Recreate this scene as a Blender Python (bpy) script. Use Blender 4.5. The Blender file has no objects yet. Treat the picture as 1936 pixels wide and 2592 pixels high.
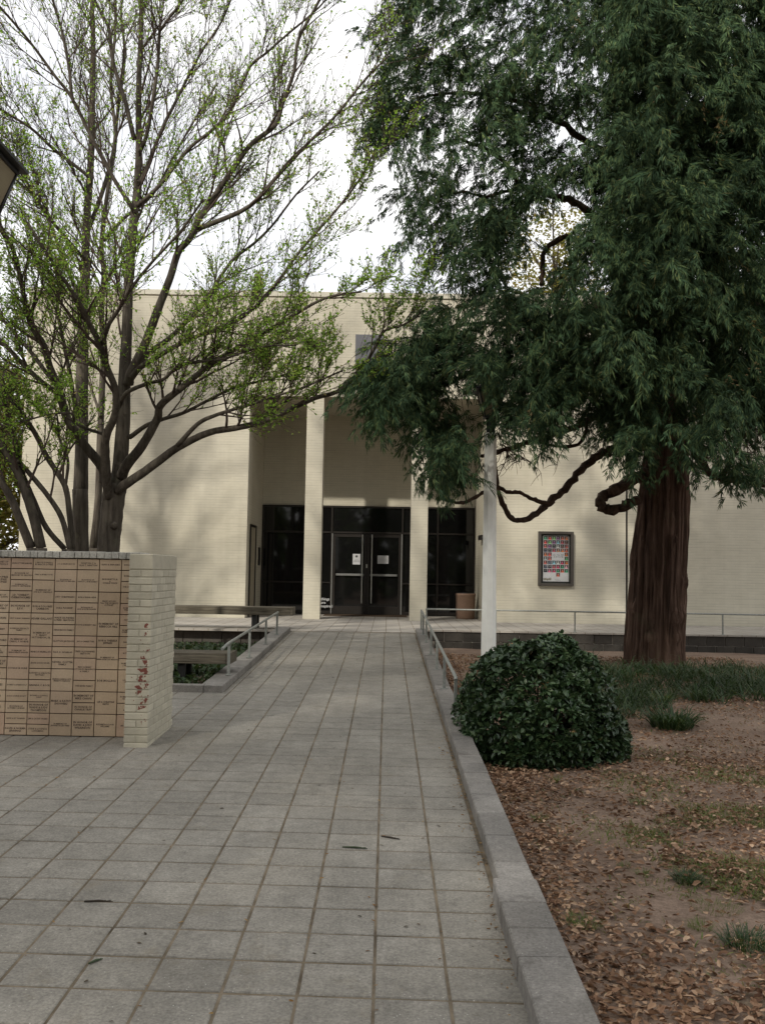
import bpy, math, random
import numpy as np
from mathutils import Vector, Matrix, Euler

# ------------------------------------------------------------------ camera, sky, sun, exposure
SC = bpy.context.scene
COL = SC.collection
R = math.radians
H_EYE, FPX = 1.80, 2400.0                      # eye height, focal length in photo pixels (1936 x 2592)
PITCH, ROLL, YAW = math.atan(154 / FPX), 0.017, -math.atan(14 / FPX)
r0 = Vector((math.cos(YAW), -math.sin(YAW), 0))
fw = Vector((math.sin(YAW) * math.cos(PITCH), math.cos(YAW) * math.cos(PITCH), math.sin(PITCH)))
u0 = r0.cross(fw)
rc = math.cos(ROLL) * r0 + math.sin(ROLL) * u0
uc = -math.sin(ROLL) * r0 + math.cos(ROLL) * u0
cam_d = bpy.data.cameras.new('camera')
cam = bpy.data.objects.new('camera', cam_d)
COL.objects.link(cam)
M = Matrix((rc, uc, -fw)).transposed().to_4x4()
M.translation = Vector((0, 0, H_EYE))
cam.matrix_world = M
cam_d.sensor_fit = 'VERTICAL'
cam_d.sensor_height = 36
cam_d.lens = 36 * FPX / 2592
cam_d.clip_start = 0.05
cam_d.clip_end = 2000
SC.camera = cam

SUN_DIR = Vector((0.57, 1.0, -0.81)).normalized()     # direction the light travels
sun_az = math.atan2(-SUN_DIR.x, -SUN_DIR.y)           # where the sun stands
sun_el = math.asin(-SUN_DIR.z)
world = bpy.data.worlds.new('World')
SC.world = world
world.use_nodes = True
nt = world.node_tree
nt.nodes.clear()
wo = nt.nodes.new('ShaderNodeOutputWorld')
bg = nt.nodes.new('ShaderNodeBackground')
sky = nt.nodes.new('ShaderNodeTexSky')
sky.sky_type = 'NISHITA'
sky.sun_disc = False
sky.sun_elevation = sun_el
sky.sun_rotation = sun_az
sky.air_density = 1.2
sky.dust_density = 3.0
tc = nt.nodes.new('ShaderNodeTexCoord')
nz = nt.nodes.new('ShaderNodeTexNoise')
nz.inputs['Scale'].default_value = 2.2
nz.inputs['Detail'].default_value = 6
nz.inputs['Roughness'].default_value = 0.55
cr = nt.nodes.new('ShaderNodeValToRGB')
cr.color_ramp.elements[0].position = 0.34
cr.color_ramp.elements[0].color = (0.62, 0.62, 0.62, 1)
cr.color_ramp.elements[1].position = 0.50
cr.color_ramp.elements[1].color = (1, 1, 1, 1)
mx = nt.nodes.new('ShaderNodeMixRGB')
cc = nt.nodes.new('ShaderNodeMixRGB')                       # thin bright cloud, greyer where it is thicker
cc.inputs['Color1'].default_value = (9.0, 9.3, 10.0, 1)
cc.inputs['Color2'].default_value = (12.6, 12.5, 12.4, 1)
nz2 = nt.nodes.new('ShaderNodeTexNoise')
nz2.inputs['Scale'].default_value = 3.4
nz2.inputs['Detail'].default_value = 7
nz2.inputs['Roughness'].default_value = 0.6
cr2 = nt.nodes.new('ShaderNodeValToRGB')
cr2.color_ramp.elements[0].position = 0.36
cr2.color_ramp.elements[1].position = 0.58
nt.links.new(tc.outputs['Generated'], nz2.inputs['Vector'])
nt.links.new(nz2.outputs['Fac'], cr2.inputs['Fac'])
nt.links.new(cr2.outputs['Color'], cc.inputs['Fac'])
nt.links.new(cc.outputs['Color'], mx.inputs['Color2'])
nt.links.new(tc.outputs['Generated'], nz.inputs['Vector'])
nt.links.new(nz.outputs['Fac'], cr.inputs['Fac'])
nt.links.new(cr.outputs['Color'], mx.inputs['Fac'])
nt.links.new(sky.outputs['Color'], mx.inputs['Color1'])
nt.links.new(mx.outputs['Color'], bg.inputs['Color'])
bg.inputs['Strength'].default_value = 0.10
nt.links.new(bg.outputs['Background'], wo.inputs['Surface'])

sd = bpy.data.lights.new('sun', 'SUN')
sd.energy = 3.0
sd.angle = R(1.8)
sd.color = (1.0, 0.945, 0.845)
so = bpy.data.objects.new('sun', sd)
so.rotation_euler = SUN_DIR.to_track_quat('-Z', 'Y').to_euler()
so.location = (-15, -25, 30)
COL.objects.link(so)
SC.view_settings.view_transform = 'Standard'
SC.view_settings.look = 'None'
SC.view_settings.exposure = 0.08
SC.view_settings.gamma = 1.0
SC.view_settings.use_curve_mapping = False
SC.cycles.max_bounces = 5
SC.cycles.diffuse_bounces = 3
SC.cycles.glossy_bounces = 2
SC.cycles.transmission_bounces = 2
SC.cycles.transparent_max_bounces = 4

rnd = random.Random(7)
nrng = np.random.default_rng(11)

# ------------------------------------------------------------------ helpers
def at(x, y, Y):
    """world point at depth Y seen at photo position x, y (photo scaled to 1652 x 2212)"""
    d = fw + rc * ((x * 1.1719 - 968) / FPX) - uc * ((y * 1.1719 - 1296) / FPX)
    return Vector((0, 0, H_EYE)) + d * (Y / d.y)

class MB:
    def __init__(s):
        s.v, s.f, s.m, s.sm = [], [], [], []
    def add(s, vs, fs, mi=0, smooth=False):
        o = len(s.v)
        s.v.extend([tuple(p) for p in vs])
        for f in fs:
            s.f.append(tuple(i + o for i in f)); s.m.append(mi); s.sm.append(smooth)
        return s
    def box(s, x0, x1, y0, y1, z0, z1, mi=0, bev=0.0):
        if bev <= 0:
            vs = [(x, y, z) for z in (z0, z1) for y in (y0, y1) for x in (x0, x1)]
            return s.add(vs, [(0, 2, 3, 1), (4, 5, 7, 6), (0, 1, 5, 4), (2, 6, 7, 3), (0, 4, 6, 2), (1, 3, 7, 5)], mi)
        b = bev                                                     # chamfered box
        idx, vs = {}, []
        for sx in (0, 1):
            for sy in (0, 1):
                for sz in (0, 1):
                    X, Yv, Zv = (x0, x1)[sx], (y0, y1)[sy], (z0, z1)[sz]
                    ix, iy, iz = X + (b if sx == 0 else -b), Yv + (b if sy == 0 else -b), Zv + (b if sz == 0 else -b)
                    for a, p in ((0, (X, iy, iz)), (1, (ix, Yv, iz)), (2, (ix, iy, Zv))):
                        idx[(sx, sy, sz, a)] = len(vs); vs.append(p)
        F = []
        g = lambda *k: idx[k]
        for sx in (0, 1):
            q = [g(sx, 0, 0, 0), g(sx, 1, 0, 0), g(sx, 1, 1, 0), g(sx, 0, 1, 0)]; F.append(q if sx else q[::-1])
        for sy in (0, 1):
            q = [g(0, sy, 0, 1), g(0, sy, 1, 1), g(1, sy, 1, 1), g(1, sy, 0, 1)]; F.append(q if sy else q[::-1])
        for sz in (0, 1):
            q = [g(0, 0, sz, 2), g(1, 0, sz, 2), g(1, 1, sz, 2), g(0, 1, sz, 2)]; F.append(q if sz else q[::-1])
        for sx in (0, 1):
            for sy in (0, 1):
                q = [g(sx, sy, 0, 0), g(sx, sy, 0, 1), g(sx, sy, 1, 1), g(sx, sy, 1, 0)]; F.append(q if sx != sy else q[::-1])
            for sz in (0, 1):
                q = [g(sx, 0, sz, 0), g(sx, 1, sz, 0), g(sx, 1, sz, 2), g(sx, 0, sz, 2)]; F.append(q if sx != sz else q[::-1])
        for sy in (0, 1):
            for sz in (0, 1):
                q = [g(0, sy, sz, 1), g(1, sy, sz, 1), g(1, sy, sz, 2), g(0, sy, sz, 2)]; F.append(q if sy == sz else q[::-1])
        for sx in (0, 1):
            for sy in (0, 1):
                for sz in (0, 1):
                    q = [g(sx, sy, sz, 0), g(sx, sy, sz, 1), g(sx, sy, sz, 2)]
                    F.append(q if (sx + sy + sz) % 2 else q[::-1])
        return s.add(vs, F, mi)
    def tube(s, pts, rad, n=6, mi=0, cap=True, lump=0.0, smooth=True):
        pts = [Vector(p) for p in pts]
        o = len(s.v)
        t = (pts[1] - pts[0]).normalized()
        a = t.orthogonal().normalized()
        for i, p in enumerate(pts):
            if i == 0: tn = pts[1] - pts[0]
            elif i == len(pts) - 1: tn = pts[-1] - pts[-2]
            else: tn = pts[i + 1] - pts[i - 1]
            tn.normalize()
            a = (a - tn * a.dot(tn))
            if a.length < 1e-6: a = tn.orthogonal()
            a.normalize()
            b = tn.cross(a)
            r = rad[i] if hasattr(rad, '__len__') else rad
            for k in range(n):
                th = 2 * math.pi * k / n
                rr = r * (1 + (rnd.uniform(-lump, lump) if lump else 0))
                s.v.append(tuple(p + (a * math.cos(th) + b * math.sin(th)) * rr))
        for i in range(len(pts) - 1):
            for k in range(n):
                k2 = (k + 1) % n
                s.f.append((o + i * n + k, o + i * n + k2, o + (i + 1) * n + k2, o + (i + 1) * n + k)); s.m.append(mi); s.sm.append(smooth)
        if cap:
            s.f.append(tuple(o + k for k in range(n))[::-1]); s.m.append(mi); s.sm.append(False)
            e = o + (len(pts) - 1) * n
            s.f.append(tuple(e + k for k in range(n))); s.m.append(mi); s.sm.append(False)
        return s
    def lathe(s, prof, c=(0, 0, 0), n=24, mi=0, ang=0.0, smooth=True):
        o = len(s.v)
        for r, z in prof:
            for k in range(n):
                th = ang + 2 * math.pi * k / n
                s.v.append((c[0] + r * math.cos(th), c[1] + r * math.sin(th), c[2] + z))
        for i in range(len(prof) - 1):
            for k in range(n):
                k2 = (k + 1) % n
                s.f.append((o + i * n + k, o + i * n + k2, o + (i + 1) * n + k2, o + (i + 1) * n + k)); s.m.append(mi); s.sm.append(smooth)
        s.f.append(tuple(o + k for k in range(n))[::-1]); s.m.append(mi); s.sm.append(False)
        e = o + (len(prof) - 1) * n
        s.f.append(tuple(e + k for k in range(n))); s.m.append(mi); s.sm.append(False)
        return s
    def mesh(s, name, mats):
        me = bpy.data.meshes.new(name)
        me.from_pydata(s.v, [], s.f)
        for m in (mats if isinstance(mats, (list, tuple)) else [mats]): me.materials.append(m)
        me.polygons.foreach_set('material_index', s.m)
        me.polygons.foreach_set('use_smooth', s.sm)
        me.update()
        return me
    def build(s, name, mats, parent=None, loc=None):
        return obj(name, s.mesh(name, mats), parent, loc)

def obj(name, me, parent=None, loc=None):
    o = bpy.data.objects.new(name, me)
    COL.objects.link(o)
    if parent: o.parent = parent
    if loc is not None: o.location = loc
    return o

def np_mesh(name, V, Fc, mat, smooth=False):
    """V (n,3) float, Fc (m,k) int"""
    me = bpy.data.meshes.new(name)
    n, m, k = len(V), len(Fc), Fc.shape[1]
    me.vertices.add(n); me.vertices.foreach_set('co', np.ascontiguousarray(V, dtype=np.float32).ravel())
    me.loops.add(m * k); me.loops.foreach_set('vertex_index', np.ascontiguousarray(Fc, dtype=np.int32).ravel())
    me.polygons.add(m)
    me.polygons.foreach_set('loop_start', np.arange(0, m * k, k, dtype=np.int32))
    me.polygons.foreach_set('loop_total', np.full(m, k, dtype=np.int32))
    me.polygons.foreach_set('use_smooth', np.full(m, smooth))
    for mm in (mat if isinstance(mat, (list, tuple)) else [mat]): me.materials.append(mm)
    me.update(); me.validate()
    return me

def thing(name, label, cat, loc=(0, 0, 0), group=None):
    o = obj(name, None, None, loc)
    return tag(o, label, cat, group)

def tag(o, label=None, cat=None, group=None, kind=None):
    if label: o['label'] = label
    if cat: o['category'] = cat
    if group: o['group'] = group
    if kind: o['kind'] = kind
    return o

# ------------------------------------------------------------------ materials
class NT:
    def __init__(s, name):
        s.mat = bpy.data.materials.new(name)
        s.mat.use_nodes = True
        s.t = s.mat.node_tree
        s.b = s.t.nodes['Principled BSDF']
        s.out = s.t.nodes['Material Output']
    def n(s, typ, **kw):
        nd = s.t.nodes.new(typ)
        for k, v in kw.items():
            if k in nd.inputs: nd.inputs[k].default_value = v
            else: setattr(nd, k, v)
        return nd
    def l(s, a, b): s.t.links.new(a, b)
    def noise(s, scale, detail=5, rough=0.6, vec=None, dist=0.0):
        nd = s.n('ShaderNodeTexNoise', Scale=scale, Detail=detail, Roughness=rough, Distortion=dist)
        if vec is not None: s.l(vec, nd.inputs['Vector'])
        return nd
    def pos(s, obj_space=False):
        if obj_space: return s.n('ShaderNodeTexCoord').outputs['Object']
        return s.n('ShaderNodeNewGeometry').outputs['Position']
    def ramp(s, fac, stops):
        r = s.n('ShaderNodeValToRGB')
        while len(r.color_ramp.elements) < len(stops): r.color_ramp.elements.new(0.5)
        for e, (p, c) in zip(r.color_ramp.elements, stops):
            e.position = p
            e.color = (c, c, c, 1) if not hasattr(c, '__len__') else (*c, 1)
        s.l(fac, r.inputs['Fac'])
        return r.outputs['Color']
    def mix(s, fac, a, b, typ='MIX'):
        m = s.n('ShaderNodeMixRGB', blend_type=typ)
        for sock, v in ((m.inputs['Fac'], fac), (m.inputs['Color1'], a), (m.inputs['Color2'], b)):
            if hasattr(v, 'is_output'): s.l(v, sock)
            elif hasattr(v, '__len__'): sock.default_value = (*v, 1)
            else: sock.default_value = v if sock.type == 'VALUE' else (v, v, v, 1)
        return m.outputs['Color']
    def col(s, v):
        if hasattr(v, 'is_output'): s.l(v, s.b.inputs['Base Color'])
        else: s.b.inputs['Base Color'].default_value = (*v, 1)
    def rough(s, v):
        if hasattr(v, 'is_output'): s.l(v, s.b.inputs['Roughness'])
        else: s.b.inputs['Roughness'].default_value = v
    def bump(s, h, strength=0.3, dist=0.01):
        b = s.n('ShaderNodeBump', Strength=strength, Distance=dist)
        s.l(h, b.inputs['Height'])
        s.l(b.outputs['Normal'], s.b.inputs['Normal'])
    def spec(s, v): s.b.inputs['Specular IOR Level'].default_value = v

def simple(name, c, rough=0.6, metal=0.0, var=0.15, scale=12.0, spec=0.5, bump=0.0):
    m = NT(name)
    nz = m.noise(scale, 6, 0.65, m.pos())
    f = m.ramp(nz.outputs['Fac'], [(0.3, 1 - var), (0.7, 1 + var)])
    m.col(m.mix(1.0, c, f, 'MULTIPLY'))
    m.rough(rough)
    m.b.inputs['Metallic'].default_value = metal
    m.spec(spec)
    if bump: m.bump(m.noise(scale * 6, 5, 0.6, m.pos()).outputs['Fac'], bump, 0.004)
    return m.mat

def brick_mat(name, base, mortar, bump=0.55, dirt=0.0):
    m = NT(name)
    p = m.n('ShaderNodeSeparateXYZ'); m.l(m.pos(), p.inputs[0])
    ad = m.n('ShaderNodeMath', operation='ADD'); m.l(p.outputs['X'], ad.inputs[0]); m.l(p.outputs['Y'], ad.inputs[1])
    cb = m.n('ShaderNodeCombineXYZ'); m.l(ad.outputs[0], cb.inputs['X']); m.l(p.outputs['Z'], cb.inputs['Y'])
    wob = m.noise(9, 3, 0.6, m.pos())
    vm = m.n('ShaderNodeVectorMath', operation='MULTIPLY_ADD'); m.l(wob.outputs['Color'], vm.inputs[0])
    vm.inputs[1].default_value = (0.006, 0.006, 0); m.l(cb.outputs[0], vm.inputs[2])
    bt = m.n('ShaderNodeTexBrick', Scale=1.0)
    m.l(vm.outputs[0], bt.inputs['Vector'])
    bt.inputs['Brick Width'].default_value = 0.203
    bt.inputs['Row Height'].default_value = 0.0677
    bt.inputs['Mortar Size'].default_value = 0.005
    bt.inputs['Mortar Smooth'].default_value = 0.35
    bt.inputs['Bias'].default_value = -0.2
    bt.inputs['Color1'].default_value = (*[c * 1.01 for c in base], 1)
    bt.inputs['Color2'].default_value = (*[c * 0.95 for c in base], 1)
    bt.inputs['Mortar'].default_value = (*mortar, 1)
    big = m.noise(0.55, 6, 0.62, m.pos())
    f = m.ramp(big.outputs['Fac'], [(0.3, (0.86, 0.85, 0.82)), (0.7, (1.05, 1.05, 1.04))])
    c = m.mix(1.0, bt.outputs['Color'], f, 'MULTIPLY')
    # rain streaks: noise stretched vertically
    sc = m.n('ShaderNodeVectorMath', operation='MULTIPLY'); m.l(m.pos(), sc.inputs[0]); sc.inputs[1].default_value = (3.2, 3.2, 0.12)
    st = m.noise(1.6, 5, 0.6, sc.outputs[0])
    f2 = m.ramp(st.outputs['Fac'], [(0.42, (0.84, 0.83, 0.80)), (0.62, (1, 1, 1))])
    c = m.mix(0.3, c, f2, 'MULTIPLY')
    zz = m.n('ShaderNodeMath', operation='DIVIDE'); m.l(p.outputs['Z'], zz.inputs[0]); zz.inputs[1].default_value = 0.0677
    wz = m.n('ShaderNodeMath', operation='MULTIPLY_ADD'); m.l(wob.outputs['Fac'], wz.inputs[0]); wz.inputs[1].default_value = 0.12; m.l(zz.outputs[0], wz.inputs[2])
    fr_ = m.n('ShaderNodeMath', operation='FRACT'); m.l(wz.outputs[0], fr_.inputs[0])
    line = m.ramp(fr_.outputs[0], [(0.0, 1.0), (0.10, 1.0), (0.20, 0.0), (1.0, 0.0)])
    st2 = m.n('ShaderNodeVectorMath', operation='MULTIPLY'); m.l(m.pos(), st2.inputs[0]); st2.inputs[1].default_value = (1.6, 1.6, 14.0)
    lv = m.ramp(m.noise(1.0, 4, 0.6, st2.outputs[0]).outputs['Fac'], [(0.38, 0.0), (0.66, 0.55)])
    c = m.mix(m.mix(1.0, line, lv, 'MULTIPLY'), c, [k * 0.42 for k in base])
    m.col(c)
    m.rough(0.62)
    m.spec(0.3)
    nb = m.noise(55, 4, 0.6, m.pos())
    hm = m.n('ShaderNodeMath', operation='MULTIPLY_ADD'); m.l(bt.outputs['Fac'], hm.inputs[0]); hm.inputs[1].default_value = -1.0
    sc2 = m.n('ShaderNodeMath', operation='MULTIPLY'); m.l(nb.outputs['Fac'], sc2.inputs[0]); sc2.inputs[1].default_value = 0.35
    m.l(sc2.outputs[0], hm.inputs[2])
    m.bump(hm.outputs[0], bump, 0.008)
    return m.mat

def concrete_mat(name, c1, c2, speck=0.5, rand=0.10, moss=0.0, warm=(0.30, 0.22, 0.13)):
    m = NT(name)
    pos = m.pos()
    oi = m.n('ShaderNodeObjectInfo')
    big = m.noise(1.1, 7, 0.65, pos)
    c = m.mix(m.ramp(big.outputs['Fac'], [(0.32, 0.0), (0.68, 1.0)]), c1, c2)
    fine = m.noise(70, 4, 0.75, pos)
    c = m.mix(0.9, c, m.ramp(fine.outputs['Fac'], [(0.3, 0.62), (0.7, 1.38)]), 'MULTIPLY')
    mid = m.noise(9, 6, 0.7, pos)
    c = m.mix(0.9, c, m.ramp(mid.outputs['Fac'], [(0.35, 0.80), (0.62, 1.08)]), 'MULTIPLY')
    rn = m.ramp(oi.outputs['Random'], [(0.0, 1 - rand), (1.0, 1 + rand)])
    c = m.mix(1.0, c, rn, 'MULTIPLY')
    # pale aggregate chips
    vo = m.n('ShaderNodeTexVoronoi', Scale=46.0); m.l(pos, vo.inputs['Vector'])
    chip = m.ramp(vo.outputs['Distance'], [(0.11, 1.0), (0.16, 0.0)])
    vsel = m.ramp(m.noise(21, 2, 0.5, pos).outputs['Fac'], [(0.56, 0.0), (0.60, speck)])
    chipf = m.mix(1.0, chip, vsel, 'MULTIPLY')
    c = m.mix(chipf, c, (0.52, 0.50, 0.45))
    # dark pits
    vo2 = m.n('ShaderNodeTexVoronoi', Scale=48.0); m.l(pos, vo2.inputs['Vector'])
    pit = m.ramp(vo2.outputs['Distance'], [(0.06, 0.45), (0.13, 0.0)])
    c = m.mix(pit, c, (0.07, 0.065, 0.055))
    if moss:
        mo = m.noise(3.1, 7, 0.72, pos, 0.4)
        c = m.mix(m.ramp(mo.outputs['Fac'], [(0.57, 0.0), (0.72, moss)]), c, warm)
    m.col(c)
    m.rough(0.88)
    m.spec(0.25)
    m.bump(fine.outputs['Fac'], 0.35, 0.003)
    return m.mat

def leaf_mat(name, stops, rough=0.5, transl=0.3, spec=0.35, tint=(1.3, 1.35, 0.6), patch=(0.9, 0.78, 1.22)):
    m = NT(name)
    g = m.n('ShaderNodeNewGeometry')
    c = m.ramp(g.outputs['Random Per Island'], stops)
    big = m.noise(patch[0], 3, 0.5, g.outputs['Position'])
    c = m.mix(1.0, c, m.ramp(big.outputs['Fac'], [(0.3, patch[1]), (0.7, patch[2])]), 'MULTIPLY')
    m.col(c); m.rough(rough); m.spec(spec)
    if transl > 0:
        tr = m.n('ShaderNodeBsdfTranslucent')
        m.l(m.mix(1.0, c, tint, 'MULTIPLY'), tr.inputs['Color'])
        ms = m.n('ShaderNodeMixShader', Fac=transl)
        m.l(m.b.outputs[0], ms.inputs[1]); m.l(tr.outputs[0], ms.inputs[2])
        m.l(ms.outputs[0], m.out.inputs['Surface'])
    return m.mat

def bark_mat(name, c1, c2, lichen=None, vscale=(14, 14, 1.4), bump=0.9):
    m = NT(name)
    p = m.pos()
    sc = m.n('ShaderNodeVectorMath', operation='MULTIPLY'); m.l(p, sc.inputs[0]); sc.inputs[1].default_value = vscale
    a = m.noise(1.0, 8, 0.68, sc.outputs[0], 0.5)
    c = m.mix(m.ramp(a.outputs['Fac'], [(0.36, 0.0), (0.64, 1.0)]), c1, c2)
    b = m.noise(2.2, 5, 0.65, p)
    c = m.mix(0.8, c, m.ramp(b.outputs['Fac'], [(0.3, 0.7), (0.7, 1.2)]), 'MULTIPLY')
    if lichen:
        d = m.noise(5.5, 6, 0.7, p)
        c = m.mix(m.ramp(d.outputs['Fac'], [(0.56, 0.0), (0.70, 0.55)]), c, lichen)
    m.col(c); m.rough(0.92); m.spec(0.15)
    m.bump(a.outputs['Fac'], bump, 0.03)
    return m.mat

CREAM = (0.56, 0.522, 0.425)
m_brick = brick_mat('painted_brick', CREAM, (0.55, 0.512, 0.415), 0.4)
m_paver = concrete_mat('paver_concrete', (0.212, 0.196, 0.166), (0.302, 0.281, 0.242), 0.85, 0.06, 0.45, (0.20, 0.165, 0.11))
m_joint = simple('joint_fill', (0.165, 0.134, 0.096), 0.95, 0, 0.55, 5.0, 0.1, 0.5)
m_kerb = concrete_mat('kerb_concrete', (0.155, 0.144, 0.128), (0.270, 0.252, 0.228), 0.6, 0.16, 0.75, (0.085, 0.075, 0.066))
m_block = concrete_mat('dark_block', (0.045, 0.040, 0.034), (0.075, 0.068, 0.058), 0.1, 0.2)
m_black = simple('dark_metal', (0.012, 0.012, 0.012), 0.45, 0.0, 0.2)
m_bronze = simple('bronze_frame', (0.022, 0.018, 0.015), 0.4, 0.3, 0.2)
m_steel = simple('brushed_steel', (0.55, 0.55, 0.53), 0.35, 0.9, 0.1)
m_rail = simple('galvanised_rail', (0.26, 0.27, 0.245), 0.55, 0.35, 0.25, 20)
m_post = simple('white_post_paint', (0.86, 0.86, 0.80), 0.5, 0, 0.06, 6, 0.4, 0.1)

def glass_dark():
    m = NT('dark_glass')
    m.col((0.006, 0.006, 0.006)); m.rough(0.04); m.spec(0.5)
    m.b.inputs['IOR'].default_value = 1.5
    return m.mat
m_glass = glass_dark()

# ------------------------------------------------------------------ ground
SL = 0.031                                        # the paving rises gently towards the building
Z_T = 0.60                                        # terrace level
Y_T = Z_T / SL                                    # the ramp meets the terrace
PXR, PXL = 0.60, -1.92                            # inner faces of the ramp kerbs

def sm(a, b, t):
    t = min(1, max(0, (t - a) / (b - a)))
    return t * t * (3 - 2 * t)

def hash_n(x, y):
    return (math.sin(x * 1.7 + y * 0.9) + math.sin(x * 0.8 - y * 1.9 + 1.3) + 0.5 * math.sin(x * 3.9 + y * 3.1 + 0.4)) / 2.5

def ground_z(x, y):
    if x > 0.70:
        z = 0.06 + 0.006 * y + 0.17 * sm(9, 15.5, y) - 0.14 * sm(17, 20.2, y)
        z += 0.022 * hash_n(x * 1.3, y * 1.3) * sm(0.9, 1.8, x)
    elif y > 11.45 and x < -2.0:
        z = 0.30 - 0.10 * sm(12.2, 18, y) + 0.02 * hash_n(x, y)
    else:
        z = SL * min(max(y, -5), Y_T) - 0.16
    if y > 20.4: z = min(z, 0.2)
    return z

def axis(lo, hi, fine_lo, fine_hi, step):
    a = list(np.arange(fine_lo, fine_hi + 1e-6, step))
    d, v = step, fine_hi
    while v < hi:
        d *= 1.6; v = min(hi, v + d); a.append(v)
    d, v = step, fine_lo
    while v > lo:
        d *= 1.6; v = max(lo, v - d); a.insert(0, v)
    return a

def soil_mat():
    m = NT('soil')
    p = m.pos()
    a = m.noise(1.3, 7, 0.68, p)
    c = m.mix(m.ramp(a.outputs['Fac'], [(0.35, 0.0), (0.65, 1.0)]), (0.175, 0.122, 0.090), (0.285, 0.208, 0.157))
    b = m.noise(38, 5, 0.75, p)
    c = m.mix(0.9, c, m.ramp(b.outputs['Fac'], [(0.3, 0.60), (0.7, 1.35)]), 'MULTIPLY')
    g = m.noise(0.9, 6, 0.7, p)
    c = m.mix(m.ramp(g.outputs['Fac'], [(0.58, 0.0), (0.70, 0.45)]), c, (0.085, 0.090, 0.028))
    m.col(c); m.rough(0.97); m.spec(0.1)
    m.bump(b.outputs['Fac'], 0.8, 0.015)
    return m.mat
m_soil = soil_mat()

xs = axis(-400, 400, -6, 8, 0.2)
ys = axis(-300, 700, 1.0, 21, 0.2)
# a crisp drop at the outer faces of the kerbs
xs = sorted(xs + [0.701])
g = MB()
nx = len(xs)
vs = [(x, y, ground_z(x, y)) for y in ys for x in xs]
fs = [(j * nx + i, j * nx + i + 1, (j + 1) * nx + i + 1, (j + 1) * nx + i) for j in range(len(ys) - 1) for i in range(nx - 1)]
g.add(vs, fs, 0, True)
tag(g.build('ground', m_soil), kind='structure')

# ------------------------------------------------------------------ paving, ramp and terrace
PIT, ROW, SKEW = 0.3035, 0.3005, -0.030
GAP = 0.015
pav = MB()
def quad_plane(x0, x1, y0, y1, off):
    return [(x0, y0, SL * y0 + off), (x1, y0, SL * y0 + off), (x1, y1, SL * y1 + off), (x0, y1, SL * y1 + off)]
JB = -0.0045
def slab(mb, x0, x1, y0, y1):
    t = quad_plane(x0, x1, y0, y1, JB); b = quad_plane(x0, x1, y0, y1, -0.14)
    mb.add(b + t, [(3, 2, 1, 0), (4, 5, 6, 7), (0, 1, 5, 4), (1, 2, 6, 5), (2, 3, 7, 6), (3, 0, 4, 7)])
slab(pav, -9.0, PXR + 0.03, -3.0, 11.40)
slab(pav, PXL - 0.02, PXR + 0.03, 11.40, Y_T)
paving = tag(pav.build('paving', m_joint), kind='structure')

def paver_mesh(i, w=PIT - GAP + 0.002, d=ROW - GAP - 0.002):
    rr = random.Random(i)
    mb = MB()
    hw, hd, c = w / 2, d / 2, 0.005
    j = lambda: rr.uniform(-0.0012, 0.0012)
    P4 = [(-hw + j(), -hd + j()), (hw + j(), -hd + j()), (hw + j(), hd + j()), (-hw + j(), hd + j())]
    lo = [(x, y + SKEW * x, -0.045) for x, y in P4]
    md = [(x, y + SKEW * x, -0.004) for x, y in P4]
    tp = [(x - c * math.copysign(1, x), y - c * math.copysign(1, y) + SKEW * x, 0.0) for x, y in P4]
    F = []
    for k in range(4):
        k2 = (k + 1) % 4
        F += [(k, k2, 4 + k2, 4 + k), (4 + k, 4 + k2, 8 + k2, 8 + k)]
    F.append((8, 9, 10, 11))
    mb.add(lo + md + tp, F)
    return mb
PM = [paver_mesh(i).mesh('paver', m_paver) for i in range(6)]
tilt = math.atan(SL)
cells = []
X0 = -0.026
for r in range(-12, 60):
    for c in range(-28, 4):
        xa, xb = X0 + c * PIT, X0 + (c + 1) * PIT
        xc = (xa + xb) / 2
        yc = 3.87 + (r + 0.5) * ROW + SKEW * xc
        if yc < 1.2 or yc > Y_T - 0.1: continue
        w = PIT - GAP
        if xa > PXR - 0.06: continue
        if xb > PXR: xb = PXR - 0.002
        ramp = yc > 11.35
        if ramp and xb < PXL + 0.05: continue
        if ramp and xa < PXL: xa = PXL + 0.002
        if ramp and yc < 11.55 and xc < PXL: continue
        cells.append((xa, xb, yc))
def vis(x, y):
    v = Vector((x, y, SL * y - H_EYE)); w = v.dot(fw)
    if w < 0.5: return False
    px, py = 968 + FPX * v.dot(rc) / w, 1296 - FPX * v.dot(uc) / w
    if not (-40 < px < 1976 and py < 2680): return False
    return not (y > 8.7 and x < -2.3)
near = sorted([c for c in cells if vis((c[0] + c[1]) / 2, c[2])], key=lambda c: c[2])[:298]
nset = set(near)
rr = random.Random(3)
for xa, xb, yc in near:
    full = abs((xb - xa) - PIT) < 1e-4
    me = PM[rr.randrange(6)] if full else paver_mesh(int(yc * 100), (xb - xa) - GAP + 0.002).mesh('paver', m_paver)
    xc = (xa + xb) / 2
    o = obj('paver', me, paving, (xc, yc, SL * yc + rr.uniform(-0.0006, 0.0009)))
    o.rotation_euler = (tilt + rr.uniform(-0.003, 0.003), rr.uniform(-0.003, 0.003), rr.uniform(-0.004, 0.004))
rest = MB()
for xa, xb, yc in cells:
    if (xa, xb, yc) in nset: continue
    pm = paver_mesh(int(yc * 50 + xa * 31) % 97, (xb - xa) - GAP + 0.002)
    xc = (xa + xb) / 2
    dz = rr.uniform(-0.001, 0.002)
    rest.add([(x + xc, y + yc, z + SL * (y + yc) + dz) for x, y, z in pm.v], pm.f)
tag(rest.build('pavers', m_paver, paving), kind='stuff')

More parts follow.
